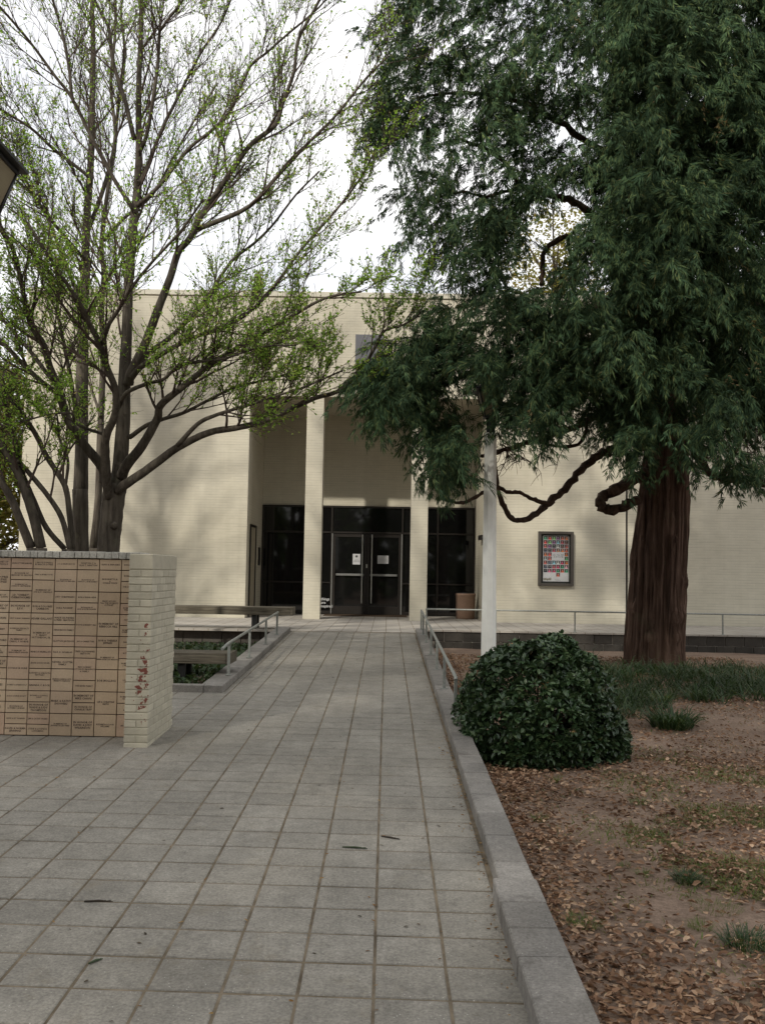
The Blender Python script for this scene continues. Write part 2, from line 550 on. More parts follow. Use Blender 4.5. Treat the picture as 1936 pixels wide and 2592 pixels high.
def terrace_mat():
    m = NT('terrace_paving')
    p = m.pos()
    bt = m.n('ShaderNodeTexBrick', Scale=1.0, offset=0.0)
    m.l(p, bt.inputs['Vector'])
    bt.inputs['Brick Width'].default_value = PIT
    bt.inputs['Row Height'].default_value = ROW
    bt.inputs['Mortar Size'].default_value = 0.006
    bt.inputs['Color1'].default_value = (0.35, 0.32, 0.28, 1)
    bt.inputs['Color2'].default_value = (0.40, 0.37, 0.325, 1)
    bt.inputs['Mortar'].default_value = (0.14, 0.11, 0.075, 1)
    a = m.noise(1.2, 7, 0.68, p)
    c = m.mix(1.0, bt.outputs['Color'], m.ramp(a.outputs['Fac'], [(0.3, 0.75), (0.7, 1.15)]), 'MULTIPLY')
    m.col(c); m.rough(0.9); m.spec(0.2)
    m.bump(bt.outputs['Fac'], -0.4, 0.004)
    return m.mat
m_terr = terrace_mat()
YTL, YTR = 19.55, 20.45
t = MB()
t.box(PXL - 0.30, PXR + 0.22, Y_T + 0.002, YTR, 0.1, Z_T)
t.box(-14, PXL - 0.302, YTL, YTR, 0.555, Z_T)
t.box(-14, 16, YTR + 0.002, 27.6, 0.1, Z_T)
t.box(PXR + 0.222, 16, YTR - 0.05, YTR, 0.565, Z_T)
tag(t.build('terrace', m_terr), kind='structure')

# retaining walls of dark blocks under the terrace edge
def block_wall(name, label, x0, x1, yf, z0, z1, rows):
    w = thing(name, label, 'wall', ((x0 + x1) / 2, yf, z0))
    ox, oz = (x0 + x1) / 2, z0
    core = MB(); core.box(x0 - ox, x1 - ox, 0.03, 0.24, 0, z1 - z0 - 0.002)
    core.build('core', m_block, w)
    hh = (z1 - z0) / rows
    L = 0.40
    bm = MB(); bm.box(-L / 2 + 0.006, L / 2 - 0.006, -0.0, 0.08, 0.005, hh - 0.005, 0, 0.008)
    me = bm.mesh('block', m_block)
    for k in range(rows):
        x = x0 + (L / 2 if k % 2 else 0)
        while x + L / 2 < x1:
            o = obj('block', me, w, (x + L / 2 - ox, rnd.uniform(-0.006, 0.006), k * hh))
            x += L
    return w
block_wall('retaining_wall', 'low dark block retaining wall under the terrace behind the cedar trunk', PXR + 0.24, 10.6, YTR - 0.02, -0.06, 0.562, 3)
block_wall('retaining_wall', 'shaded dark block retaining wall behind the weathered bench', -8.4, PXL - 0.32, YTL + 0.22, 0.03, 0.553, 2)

# ------------------------------------------------------------------ kerbs
def kerb(label, segs, mat=m_kerb):
    root = tag(obj('kerb', None), kind='structure')
    for (x0, x1, y0, y1, hgt, dpt) in segs:
        b = MB()
        zc = SL * (y0 + y1) / 2
        L = y1 - y0
        b.box(-(x1 - x0) / 2, (x1 - x0) / 2, -L / 2 + 0.002, L / 2 - 0.002, -dpt, hgt, 0, 0.007)
        o = b.build('kerb_block', mat, root, ((x0 + x1) / 2, (y0 + y1) / 2, zc))
        o.rotation_euler = (tilt, rnd.uniform(-0.004, 0.004), 0)
    return root
segs = []
y = 1.3
kr = random.Random(21)
while y < Y_T - 0.15:
    L = kr.choice((0.30, 0.30, 0.31, 0.61, 0.46))
    y1 = min(y + L, Y_T)
    near_part = y < 4.95
    if near_part and y1 > 4.95: y1 = 4.95
    dx = -0.035 if near_part else 0
    segs.append((PXR + dx + kr.uniform(-.002, .002), PXR + 0.185 + kr.uniform(-.004, .004), y, y1, (0.105 if near_part else 0.09) + kr.uniform(-.002, .003), 0.30))
    y = y1
kerb('', segs)
segs = []
y = 11.45
while y < Y_T - 0.15:
    L = kr.choice((0.61, 0.61, 0.46)); y1 = min(y + L, Y_T)
    segs.append((PXL - 0.27, PXL + kr.uniform(-.002, .002), y, y1, 0.085 + kr.uniform(-.002, .003), 0.32)); y = y1
kerb('', segs)
segs, x = [], -6.2
while x < PXL - 0.01:
    x1 = min(x + 0.405, PXL)
    segs.append((x + 0.003, x1 - 0.003, 11.33, 11.448, 0.085, 0.2)); x = x1
kerb('', segs)

# ------------------------------------------------------------------ the theatre building
YF, YB = 24.10, 27.00
PL, PR = -3.58, 2.48
ZH, ZB, ZR = 6.29, 6.79, 8.865
bld = thing('building', 'cream painted brick building with recessed entrance portal and flat roof', 'building', (-0.55, YF, Z_T))
BO = Vector((-0.55, YF, Z_T))
def bpart(name, mats, fn, parent=bld):
    mb = MB(); fn(mb)
    mb.v = [tuple(Vector(v) - BO) for v in mb.v]
    return mb.build(name, mats, parent)
XJ = 6.05
bpart('wall', m_brick, lambda b: b.box(-9.38, PL, YF, 40, 0.1, ZB - 0.008))
bpart('wall', m_brick, lambda b: b.box(PR, XJ - 0.012, YF, 40, 0.1, ZB - 0.008))
bpart('wall', m_brick, lambda b: b.box(XJ + 0.04, 19, YF - 0.01, 40, 0.1, ZR))
bpart('wall', m_brick, lambda b: b.box(-9.38, XJ - 0.012, YF - 0.006, 40, ZB + 0.008, ZR))
bpart('lintel', m_brick, lambda b: b.box(PL + 0.002, PR - 0.002, YF, YB + 0.3, ZH, ZB - 0.010))
bpart('wall', m_brick, lambda b: b.box(PL + 0.002, PR - 0.002, YB + 0.06, YB + 0.3, 3.70, ZH - 0.002))
bpart('band_joint', m_bronze, lambda b: b.box(-9.36, XJ - 0.02, YF + 0.02, YF + 0.1, ZB - 0.0075, ZB + 0.0075))
bpart('expansion_joint', m_bronze, lambda b: b.box(XJ - 0.011, XJ + 0.039, YF + 0.03, YF + 0.2, Z_T, ZR))
m_coping = simple('coping_metal', (0.50, 0.47, 0.38), 0.5, 0, 0.08, 3)
def coping(b):
    x = -9.42
    while x < 19:
        x1 = min(x + 3.05, 19.05)
        b.box(x + 0.003, x1 - 0.003, YF - 0.045, 40.05, ZR + 0.012, ZR + 0.155, 0, 0.012)
        x = x1
bpart('coping', m_coping, coping)
bpart('coping_reveal', simple('coping_shadow_gap', (0.30, 0.24, 0.18), 0.8), lambda b: b.box(-9.37, 18.9, YF + 0.01, 39.9, ZR + 0.001, ZR + 0.013))
for xa, xb in ((-2.115, -1.685), (0.585, 1.015)):
    bpart('column', m_brick, lambda b: b.box(xa, xb, YF - 0.012, YF + 0.42, Z_T + 0.001, ZH - 0.001))
m_grey = simple('grey_panel', (0.115, 0.115, 0.125), 0.7, 0, 0.1, 2)
bpart('grey_panel', m_grey, lambda b: b.box(-0.91, -0.19, YF - 0.02, YF + 0.01, 7.05, 7.92, 0, 0.006))['label'] = 'square dark grey panel high above the portal'
# service door and plaque in the left reveal, sign plate in the right one
sdoor = bpart('side_door', simple('side_door_paint', (0.36, 0.32, 0.24), 0.6), lambda b: b.box(PL - 0.02, PL + 0.015, YF + 0.55, YF + 1.5, Z_T + 0.01, 2.95, 0, 0.004))
bpart('door_frame', m_bronze, lambda b: (b.box(PL - 0.02, PL + 0.04, YF + 0.49, YF + 0.548, Z_T + 0.01, 3.01), b.box(PL - 0.02, PL + 0.04, YF + 1.502, YF + 1.56, Z_T + 0.01, 3.01), b.box(PL - 0.02, PL + 0.04, YF + 0.549, YF + 1.501, 2.952, 3.01)))
bpart('plaque', m_bronze, lambda b: b.box(PL - 0.01, PL + 0.03, YF + 2.2, YF + 2.5, 1.95, 2.45, 0, 0.005))
bpart('sign_plate', m_bronze, lambda b: b.box(PR - 0.10, PR + 0.01, YF + 0.35, YF + 0.9, 2.7, 2.82, 0, 0.005))

# glazing
fr = 0.05
ZG0, ZG1, ZTR, ZLO = Z_T + 0.012, 3.69, 2.93, 1.50
VX = [PL + 0.03, -1.87, -1.585, 0.425, 0.72, 1.43, PR - 0.03]
def mull(x, z0, z1): bpart('mullion', m_bronze, lambda b: b.box(x - fr / 2, x + fr / 2, YB - 0.03, YB + 0.07, z0, z1, 0, 0.004))
for x in VX: mull(x, ZG0, ZG1 - 0.002)
def rail(x0, x1, z, hgt=0.05): bpart('transom', m_bronze, lambda b: b.box(x0 + fr / 2 + .001, x1 - fr / 2 - .001, YB - 0.027, YB + 0.067, z - hgt / 2, z + hgt / 2, 0, 0.004))
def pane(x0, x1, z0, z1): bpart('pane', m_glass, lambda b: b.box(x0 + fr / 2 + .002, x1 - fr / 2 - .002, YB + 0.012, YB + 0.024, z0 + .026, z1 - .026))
for k in range(6):
    a, b_ = VX[k], VX[k + 1]
    rail(a, b_, ZG1 - 0.028); rail(a, b_, ZTR)
    pane(a, b_, ZTR, ZG1 - 0.028)
    if k == 2: continue
    rail(a, b_, ZG0 + 0.05, 0.09); rail(a, b_, ZLO, 0.04)
    pane(a, b_, ZG0 + 0.07, ZLO); pane(a, b_, ZLO, ZTR)
bpart('dark_interior_sheet', m_black, lambda b: b.box(PL + 0.01, PR - 0.01, YB + 0.09, YB + 0.14, Z_T + 0.002, ZG1))  # black sheet behind the glass, standing in for the unlit interior
m_paper = simple('paper', (0.46, 0.46, 0.46), 0.8, 0, 0.05)
m_ink = simple('ink', (0.03, 0.03, 0.03), 0.8)

def text_mesh(body, size, mat, align='CENTER', spacing=1.0, ext=0.0, res=2, bold=0.0):
    cu = bpy.data.curves.new('lettering', 'FONT')
    cu.body = body; cu.size = size; cu.align_x = align; cu.align_y = 'CENTER'
    cu.space_line = spacing; cu.extrude = ext; cu.resolution_u = res; cu.offset = bold
    ob = bpy.data.objects.new('tmp', cu); COL.objects.link(ob)
    dg = bpy.context.evaluated_depsgraph_get()
    me = bpy.data.meshes.new_from_object(ob.evaluated_get(dg))
    bpy.data.objects.remove(ob); bpy.data.curves.remove(cu)
    me.materials.clear(); me.materials.append(mat)
    return me

for (x0, x1, hx, bar) in ((-1.555, -0.585, -0.709, (-1.45, -0.66)), (-0.575, 0.395, -0.439, (-0.48, 0.29))):
    dr = bpart('door', m_bronze, lambda b: (
        b.box(x0, x0 + 0.075, YB - 0.02, YB + 0.03, Z_T + 0.02, 2.89, 0, 0.004), b.box(x1 - 0.075, x1, YB - 0.02, YB + 0.03, Z_T + 0.02, 2.89, 0, 0.004),
        b.box(x0 + 0.076, x1 - 0.076, YB - 0.018, YB + 0.028, 2.80, 2.888, 0, 0.004), b.box(x0 + 0.076, x1 - 0.076, YB - 0.018, YB + 0.028, Z_T + 0.02, Z_T + 0.24, 0, 0.004)))
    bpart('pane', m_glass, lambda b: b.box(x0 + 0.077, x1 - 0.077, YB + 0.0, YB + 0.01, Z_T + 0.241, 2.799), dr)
    bpart('push_bar', simple('push_bar_metal', (0.22, 0.22, 0.21), 0.45, 0.5), lambda b: b.box(bar[0], bar[1], YB - 0.07, YB - 0.035, 1.70, 1.765, 0, 0.008), dr)
    bpart('pull_handle', m_steel, lambda b: (b.box(hx - 0.017, hx + 0.017, YB - 0.10, YB - 0.072, 0.93, 2.88, 0, 0.005), b.box(hx - 0.012, hx + 0.012, YB - 0.071, YB - 0.02, 1.1, 1.13), b.box(hx - 0.012, hx + 0.012, YB - 0.071, YB - 0.02, 2.6, 2.63)), dr)
    ex = x0 - 0.012 if x0 < -1 else x1 + 0.012
    bpart('edge_strip', m_steel, lambda b: b.box(ex - 0.012, ex + 0.012, YB - 0.05, YB - 0.031, Z_T + 0.03, 2.90), dr)
bpart('lock', m_steel, lambda b: b.box(-0.60, -0.56, YB - 0.04, YB - 0.021, 1.93, 2.04, 0, 0.004))
notice = tag(bpart('notice', m_paper, lambda b: b.box(-0.98, -0.765, YB - 0.008, YB - 0.002, 2.025, 2.325), None), 'upright white paper notice with a dark emblem taped inside the left door', 'notice')
notice.location = BO
n_ = MB(); n_.lathe([(0.034, 0), (0.034, 0.001)], (0, 0, 0), 12)
em = n_.build('emblem', m_ink, notice); em.rotation_euler = (R(90), 0, 0); em.location = Vector((-0.872, YB - 0.009, 2.255)) - BO
tx = obj('lettering', text_mesh('NOTICE\nPLEASE WEAR\nA MASK INSIDE', 0.026, m_ink), notice, Vector((-0.872, YB - 0.0092, 2.13)) - BO); tx.rotation_euler = (R(90), 0, 0)
notice2 = tag(bpart('notice', m_paper, lambda b: b.box(-0.275, 0.035, YB - 0.008, YB - 0.002, 2.06, 2.29), None), 'landscape white paper notice taped inside the right door', 'notice')
notice2.location = BO
tx = obj('lettering', text_mesh('THE BUILDING IS\nCURRENTLY CLOSED', 0.024, simple('faint_ink', (0.25, 0.25, 0.26), 0.8)), notice2, Vector((-0.12, YB - 0.0092, 2.18)) - BO); tx.rotation_euler = (R(90), 0, 0)
m_white_vinyl = simple('white_vinyl', (0.42, 0.42, 0.42), 0.6)
for k, word in enumerate(('things', 'are', 'inspired')):
    tx = obj('window_lettering', text_mesh(word, 0.105, m_white_vinyl, 'LEFT', bold=0.003), bld, Vector((-1.86, YB - 0.032, 1.03 - 0.1 * k)) - BO); tx.rotation_euler = (R(90), 0, 0)
    tx['label'] = 'small white lettering low on the narrow sidelight'
mat_o = MB(); mat_o.box(-1.15, 1.15, -0.42, 0.42, 0, 0.018, 0, 0.006)
mt = mat_o.build('door_mat', simple('coir_mat', (0.075, 0.052, 0.035), 0.95, 0, 0.3, 30, 0.1, 0.6), None, (-0.58, YB - 0.55, Z_T + 0.001))
tag(mt, 'dark brown doormat on the terrace before the glass doors', 'doormat')

# framed poster case on the right-hand wall
pc = thing('poster_case', 'dark framed poster case with small colourful portraits on the cream wall', 'poster case', (4.258, YF, 1.542))
x0, x1, z0, z1 = -0.444, 0.444, 0.0, 1.377
m_case = simple('case_frame', (0.060, 0.052, 0.043), 0.5, 0.2, 0.15)
for (a, b_, c, d) in ((x0, x0 + 0.07, z0, z1), (x1 - 0.07, x1, z0, z1), (x0 + 0.071, x1 - 0.071, z0, z0 + 0.07), (x0 + 0.071, x1 - 0.071, z1 - 0.07, z1)):
    mb = MB(); mb.box(a, b_, -0.115, -0.001, c, d, 0, 0.006); mb.build('frame_rail', m_case, pc)
mb = MB(); mb.box(x0 + 0.071, x1 - 0.071, -0.03, -0.002, z0 + 0.071, z1 - 0.071); mb.build('backing', m_black, pc)
px0, px1, pz0, pz1 = -0.315, 0.335, 0.115, 1.275
mb = MB(); mb.box(px0, px1, -0.036, -0.031, pz0, pz1)
paper = mb.build('poster', m_paper, pc)
def print_mat():
    m = NT('poster_print')
    a = m.n('ShaderNodeAttribute', attribute_name='Col'); m.col(a.outputs['Color']); m.rough(0.5); return m.mat
m_print = print_mat()
pv, pf, pcx = [], [], []
def pq(pts, c, y):
    o = len(pv); pv.extend([(p[0], y, p[1]) for p in pts]); pf.append(tuple(range(o, o + len(pts)))); pcx.append(c)
hues = ['222230', 'c86428', '2a9a6a', 'c8c8c0', 'b83a50', 'd06080', 'd83a3a', '90a0a0', '602a20', '4aa860', 'c02a60', 'a86a3a', '7ac068', 'c05048', 'd87020', '303a70', '188858', '803a80', '20304a', '48b080', 'e0a0b0', 'c85838', 'd04a60', '80c0d0']
def hexc(h): return tuple((int(h[i:i + 2], 16) / 255) ** 2.2 for i in (0, 2, 4))
gw, gh = (px1 - px0 - 0.012) / 6, (pz1 - pz0 - 0.02) / 11
pr = random.Random(5)
for ry in range(10):
    for cx in range(6):
        if ry in (4, 5) and 2 <= cx <= 4: continue
        if ry == 9 and cx != 3: continue
        xa = px0 + 0.012 + cx * gw; zt = pz1 - 0.012 - ry * gh
        h = hexc(hues[(ry * 6 + cx * 5 + pr.randrange(3)) % len(hues)])
        w, hh = gw - 0.012, gh - 0.012
        pq([(xa, zt - hh), (xa + w, zt - hh), (xa + w, zt), (xa, zt)], tuple(0.10 * c + 0.012 for c in h), -0.0365)
        cxm, cz = xa + w * pr.uniform(.42, .58), zt - hh * 0.40
        pq([(cxm + w * .17 * math.cos(k * .785), cz + hh * .22 * math.sin(k * .785)) for k in range(8)], tuple(min(1, 0.55 * c + 0.14) for c in h), -0.037)
        pq([(cxm - w * .36, zt - hh), (cxm + w * .36, zt - hh), (cxm + w * .30, zt - hh * .78), (cxm + w * .1, zt - hh * .62), (cxm - w * .1, zt - hh * .62), (cxm - w * .30, zt - hh * .78)], h, -0.0372)
for k in range(9):
    xa = px0 + 0.01 + k * 0.022; za = pz0 + 0.012 + pr.uniform(0, .02)
    pq([(xa, za), (xa + .018, za), (xa + .018, za + .05 + pr.uniform(0, .05)), (xa, za + .05)], (0.22, 0.20, 0.13) if k % 2 else (0.10, 0.09, 0.07), -0.0366)
me = bpy.data.meshes.new('portrait_print'); me.from_pydata(pv, [], pf); me.materials.append(m_print)
ca = me.color_attributes.new('Col', 'FLOAT_COLOR', 'CORNER')
li = 0
for p, c in zip(me.polygons, pcx):
    for _ in range(p.loop_total): ca.data[li].color = (*c, 1); li += 1
tag(obj('portrait_print', me, paper), kind='stuff')
tx = obj('lettering', text_mesh('ALL WE ARE\n& BECOME', 0.050, m_ink), paper, (px0 + 0.012 + gw * 3.5, -0.0368, pz1 - gh * 5.0)); tx.rotation_euler = (R(90), 0, 0)
tx = obj('lettering', text_mesh('MARCH 20', 0.03, m_ink), paper, (px0 + gw * 3.5, -0.0368, pz0 + 0.035)); tx.rotation_euler = (R(90), 0, 0)
gm = NT('case_glass'); tb = gm.n('ShaderNodeBsdfTransparent'); gl = gm.n('ShaderNodeBsdfGlossy', Roughness=0.03); mxs = gm.n('ShaderNodeMixShader', Fac=0.06)
gm.l(tb.outputs[0], mxs.inputs[1]); gm.l(gl.outputs[0], mxs.inputs[2]); gm.l(mxs.outputs[0], gm.out.inputs['Surface'])
mb = MB(); mb.box(x0 + 0.071, x1 - 0.071, -0.066, -0.062, z0 + 0.071, z1 - 0.071); mb.build('pane', gm.mat, pc)

# litter bin in the recess
bn = thing('litter_bin', 'brown drum-shaped litter bin at the right of the entrance', 'bin', (2.13, 25.75, Z_T))
m_bin = simple('bin_brown', (0.235, 0.150, 0.105), 0.6, 0, 0.12, 25, 0.3, 0.3)
mb = MB(); mb.lathe([(0.235, 0.0), (0.25, 0.02), (0.262, 0.30), (0.268, 0.62), (0.275, 0.63), (0.275, 0.675), (0.255, 0.685)], n=32); mb.build('body', m_bin, bn)
mb = MB(); mb.lathe([(0.25, 0.686), (0.235, 0.70), (0.10, 0.705)], n=32); mb.build('lid', m_black, bn)

# ------------------------------------------------------------------ handrails
def handrail(name, label, posts, rails, r=0.019, pr_=0.017):
    """posts: list of (base, top); rails: list of polylines"""
    b0 = Vector(posts[0][0])
    root = thing(name, label, 'handrail', b0)
    for a, c in posts:
        mb = MB(); a = Vector(a); c = Vector(c)
        mb.box(-pr_, pr_, -pr_, pr_, -0.02, (c - a).z, 0, 0.003)
        mb.lathe([(0.045, -0.002), (0.045, 0.008), (0.02, 0.010)], n=10)
        mb.build('post', m_rail, root, a - b0)
    for pts in rails:
        mb = MB(); mb.tube([Vector(p) - b0 for p in pts], r, 8); mb.build('top_rail', m_rail, root)
    return root
def kz(y): return SL * y + 0.09
xr = 0.70
ysR = [9.52, 11.36, 13.05, 14.8, 16.6, 18.0, 19.1]
hts = 0.385
handrail('handrail', 'grey metal handrail along the right kerb beside the round shrub',
         [((xr, y, kz(y)), (xr, y, kz(y) + hts)) for y in ysR],
         [[(xr, 9.50, kz(9.5) + hts - 0.02), (xr, 9.56, kz(9.56) + hts + 0.005), (xr, 14, kz(14) + hts + 0.006), (xr, 18.9, kz(18.9) + hts + 0.006), (xr, 19.14, kz(19.14) + hts - 0.005)]])
xl = -2.0
handrail('handrail', 'grey metal handrail along the left kerb beside the weathered bench',
         [((xl, y, kz(y)), (xl, y, kz(y) + 0.40)) for y in (12.2, 14.02, 15.9, 17.5)],
         [[(xl - 0.02, 11.8, kz(11.8) + 0.37), (xl, 12.1, kz(12.1) + 0.405), (xl, 15, kz(15) + 0.406), (xl, 17.6, kz(17.6) + 0.406)]])
handrail('handrail', 'thin level handrail along the terrace edge behind the cedar trunk',
         [((x, YTR - 0.12 + 0.13, Z_T), (x, YTR + 0.01, Z_T + 0.43)) for x in (0.86, 2.35, 4.04, 5.62, 7.2, 8.8)],
         [[(0.84, YTR + 0.01, Z_T + 0.44), (4, YTR + 0.01, Z_T + 0.44), (9.3, YTR + 0.01, Z_T + 0.44)]], 0.017, 0.015)

# ------------------------------------------------------------------ timber benches
def wood_mat():
    m = NT('weathered_timber')
    p = m.pos()
    sc = m.n('ShaderNodeVectorMath', operation='MULTIPLY'); m.l(p, sc.inputs[0]); sc.inputs[1].default_value = (1.5, 22, 30)
    a = m.noise(1.0, 8, 0.7, sc.outputs[0], 1.2)
    c = m.mix(m.ramp(a.outputs['Fac'], [(0.35, 0.0), (0.65, 1.0)]), (0.060, 0.050, 0.036), (0.175, 0.155, 0.118))
    b = m.noise(2.5, 5, 0.6, p)
    c = m.mix(0.8, c, m.ramp(b.outputs['Fac'], [(0.3, 0.65), (0.7, 1.2)]), 'MULTIPLY')
    m.col(c); m.rough(0.9); m.spec(0.15); m.bump(a.outputs['Fac'], 0.7, 0.008)
    return m.mat
m_wood = wood_mat()
def bench(label, xr_, Lb, yf, z_seat, z_gr, depth=0.56, th=0.135, legs=(0.62,)):
    b = thing('bench', label, 'bench', (xr_, yf, z_gr))
    h = z_seat - z_gr
    n, w = 4, depth / 4
    for k in range(n):
        mb = MB()
        t = th if k in (0, n - 1) else 0.06
        mb.box(-Lb + rnd.uniform(-.01, .01), -0.052, k * w + 0.004, (k + 1) * w - 0.004, h - t, h + rnd.uniform(-.003, .002), 0, 0.006)
        mb.build('seat_plank', m_wood, b)
    mb = MB(); mb.box(-0.05, 0.0, -0.004, depth + 0.004, h - th - 0.004, h + 0.004, 0, 0.006); mb.build('end_board', m_wood, b)
    for lx in legs:
        for ly in (0.06, depth - 0.12):
            mb = MB(); mb.box(-lx - 0.05, -lx + 0.05, ly, ly + 0.06, -0.06, h - 0.061, 0, 0.005); mb.build('leg', m_black, b)
        mb = MB(); mb.box(-lx - 0.045, -lx + 0.045, 0.122, depth - 0.122, h - 0.12, h - 0.062); mb.build('crossbar', m_black, b)
    return b
bench('weathered grey timber bench beside the left ramp kerb', -1.985, 3.6, 12.2, 0.735, 0.30, legs=(0.63, 2.9))
bench('weathered grey timber bench on the terrace edge left of the ramp', -1.93, 4.2, 19.62, 1.05, 0.60, 0.6, 0.16, legs=(0.80, 3.4))

# ------------------------------------------------------------------ lamp posts
m_lglass = simple('frosted_lantern_glass', (0.21, 0.175, 0.11), 0.35, 0, 0.12, 4)
def lamp_post(label, x, y, zg, ztop, rb=0.104, rt=0.080, rot=0.0):
    root = thing('lamp_post', label, 'lamp post', (x, y, zg), 'white posts with dark square lanterns')
    h = ztop - zg
    mb = MB(); mb.lathe([(0.20, -0.05), (0.20, 0.10), (0.15, 0.16), (rb * 1.04, 0.20)], n=8, ang=R(22.5), smooth=False); mb.build('base', m_kerb, root)
    mb = MB(); mb.lathe([(rb * 1.04, 0.20), (rt * 1.04, h)], n=8, ang=R(22.5), smooth=False); mb.build('post', m_post, root)
    mb = MB(); mb.lathe([(rt * 1.0, h + 0.001), (0.062, h + 0.012), (0.058, h + 0.17), (0.075, h + 0.20)], n=16); mb.build('collar', m_black, root)
    zb, zt, wb, wt = h + 0.22, h + 0.56, 0.085, 0.17
    la = obj('lantern', None, root, (0, 0, 0)); la.rotation_euler = (0, 0, rot)
    mb = MB()
    mb.box(-wb - .015, wb + .015, -wb - .015, wb + .015, zb - 0.02, zb + .012, 0, 0.004)
    mb.box(-wt - .012, wt + .012, -wt - .012, wt + .012, zt - 0.012, zt + .012, 0, 0.004)
    for sx in (-1, 1):
        for sy in (-1, 1):
            mb.tube([(sx * wb, sy * wb, zb), (sx * wt, sy * wt, zt)], 0.013, 4)
    mb.build('frame', m_black, la)
    for k in range(4):
        mb = MB()
        q = [(-wb + .01, -wb + .004, zb + .012), (wb - .01, -wb + .004, zb + .012), (wt - .012, -wt + .004, zt - .012), (-wt + .012, -wt + .004, zt - .012)]
        mb.add(q + [(a, b + 0.004, c) for a, b, c in q], [(0, 1, 2, 3), (7, 6, 5, 4), (0, 4, 5, 1), (1, 5, 6, 2), (2, 6, 7, 3), (3, 7, 4, 0)])
        o = mb.build('pane', m_lglass, la); o.rotation_euler = (0, 0, k * math.pi / 2)
    mb = MB()
    e, z1, z2 = wt + 0.055, zt + 0.013, zt + 0.15
    mb.add([(-e, -e, z1), (e, -e, z1), (e, e, z1), (-e, e, z1), (-e, -e, z1 + .02), (e, -e, z1 + .02), (e, e, z1 + .02), (-e, e, z1 + .02), (-.05, -.05, z2), (.05, -.05, z2), (.05, .05, z2), (-.05, .05, z2)],
           [(3, 2, 1, 0), (0, 1, 5, 4), (1, 2, 6, 5), (2, 3, 7, 6), (3, 0, 4, 7), (4, 5, 9, 8), (5, 6, 10, 9), (6, 7, 11, 10), (7, 4, 8, 11), (8, 9, 10, 11)])
    mb.lathe([(0.03, z2), (0.035, z2 + .03), (0.012, z2 + .07)], n=10)
    mb.build('roof', m_black, la)
    return root
lamp_post('white octagonal lamp post rising behind the round shrub', 1.385, 12.9, 0.16, 3.735)
lamp_post('lamp post at the left edge with only its dark lantern showing', -2.585, 5.75, 0.175, 3.76)

# ------------------------------------------------------------------ memorial wall of engraved tiles
mw = thing('memorial_wall', 'low wall of tan engraved tiles ending in a cream brick pier with flaking paint', 'wall', (-2.15, 8.30, 0.25))
MO = Vector((-2.15, 8.30, 0.25))
ZW = 1.93                                             # top of the pier
def peel_mat():
    m = NT('flaking_painted_brick')
    p = m.pos()
    oi = m.n('ShaderNodeObjectInfo')
    c = m.mix(oi.outputs['Random'], (0.44, 0.405, 0.315), (0.53, 0.49, 0.385))
    a = m.noise(11, 6, 0.62, p)
    c = m.mix(0.7, c, m.ramp(a.outputs['Fac'], [(0.3, 0.80), (0.7, 1.10)]), 'MULTIPLY')
    # bare red brick where the paint has come away from the lower right of the pier front
    xyz = m.n('ShaderNodeSeparateXYZ'); m.l(p, xyz.inputs[0])
    def band(sock, lo0, lo1, hi1, hi0):
        mr = m.ramp(sock, [(lo0, 0.0), (lo1, 1.0), (hi1, 1.0), (hi0, 0.0)]); return mr
    def rng(sock, a0, a1):
        r = m.n('ShaderNodeMapRange'); m.l(sock, r.inputs['Value']); r.inputs['From Min'].default_value = a0; r.inputs['From Max'].default_value = a1; return r.outputs[0]
    mz = band(rng(xyz.outputs['Z'], 0.25, 1.95), 0.05, 0.25, 0.45, 0.70)
    mxx = band(rng(xyz.outputs['X'], -2.27, -2.03), 0.25, 0.62, 0.82, 1.0)
    my = m.ramp(rng(xyz.outputs['Y'], 8.28, 8.36), [(0.3, 1.0), (0.5, 0.0)])
    w = m.mix(1.0, m.mix(1.0, mz, mxx, 'MULTIPLY'), my, 'MULTIPLY')
    n = m.noise(17, 5, 0.6, p, 0.3)
    s = m.n('ShaderNodeMath', operation='MULTIPLY_ADD'); m.l(w, s.inputs[0]); s.inputs[1].default_value = 0.20; m.l(n.outputs['Fac'], s.inputs[2])
    pe = m.ramp(s.outputs[0], [(0.70, 0.0), (0.715, 1.0)])
    c = m.mix(pe, c, (0.185, 0.058, 0.042))
    n2 = m.noise(30, 4, 0.6, p)
    s2 = m.n('ShaderNodeMath', operation='MULTIPLY_ADD'); m.l(w, s2.inputs[0]); s2.inputs[1].default_value = 0.10; m.l(n2.outputs['Fac'], s2.inputs[2])
    c = m.mix(m.ramp(s2.outputs[0], [(0.71, 0.0), (0.735, 0.8)]), c, (0.16, 0.13, 0.10))
    m.col(c); m.rough(0.65); m.spec(0.3)
    m.bump(m.noise(60, 5, 0.65, p).outputs['Fac'], 0.35, 0.006)
    return m.mat
m_pier = peel_mat()
m_mortar = simple('painted_mortar', (0.40, 0.37, 0.29), 0.85, 0, 0.12)
PX0, PX1, PY0, PY1 = -2.252, -2.046, 8.30, 9.25
pier = MB(); pier.box(PX0 + 0.006, PX1 - 0.006, PY0 + 0.006, PY1 - 0.006, 0.2, ZW - 0.09)
pier.v = [tuple(Vector(v) - MO) for v in pier.v]
pier_o = pier.build('pier', m_mortar, mw)
NC = 24
zb0, ch = 0.235, (ZW - 0.135 - 0.235) / 24
bh = ch - 0.009
cache = {}
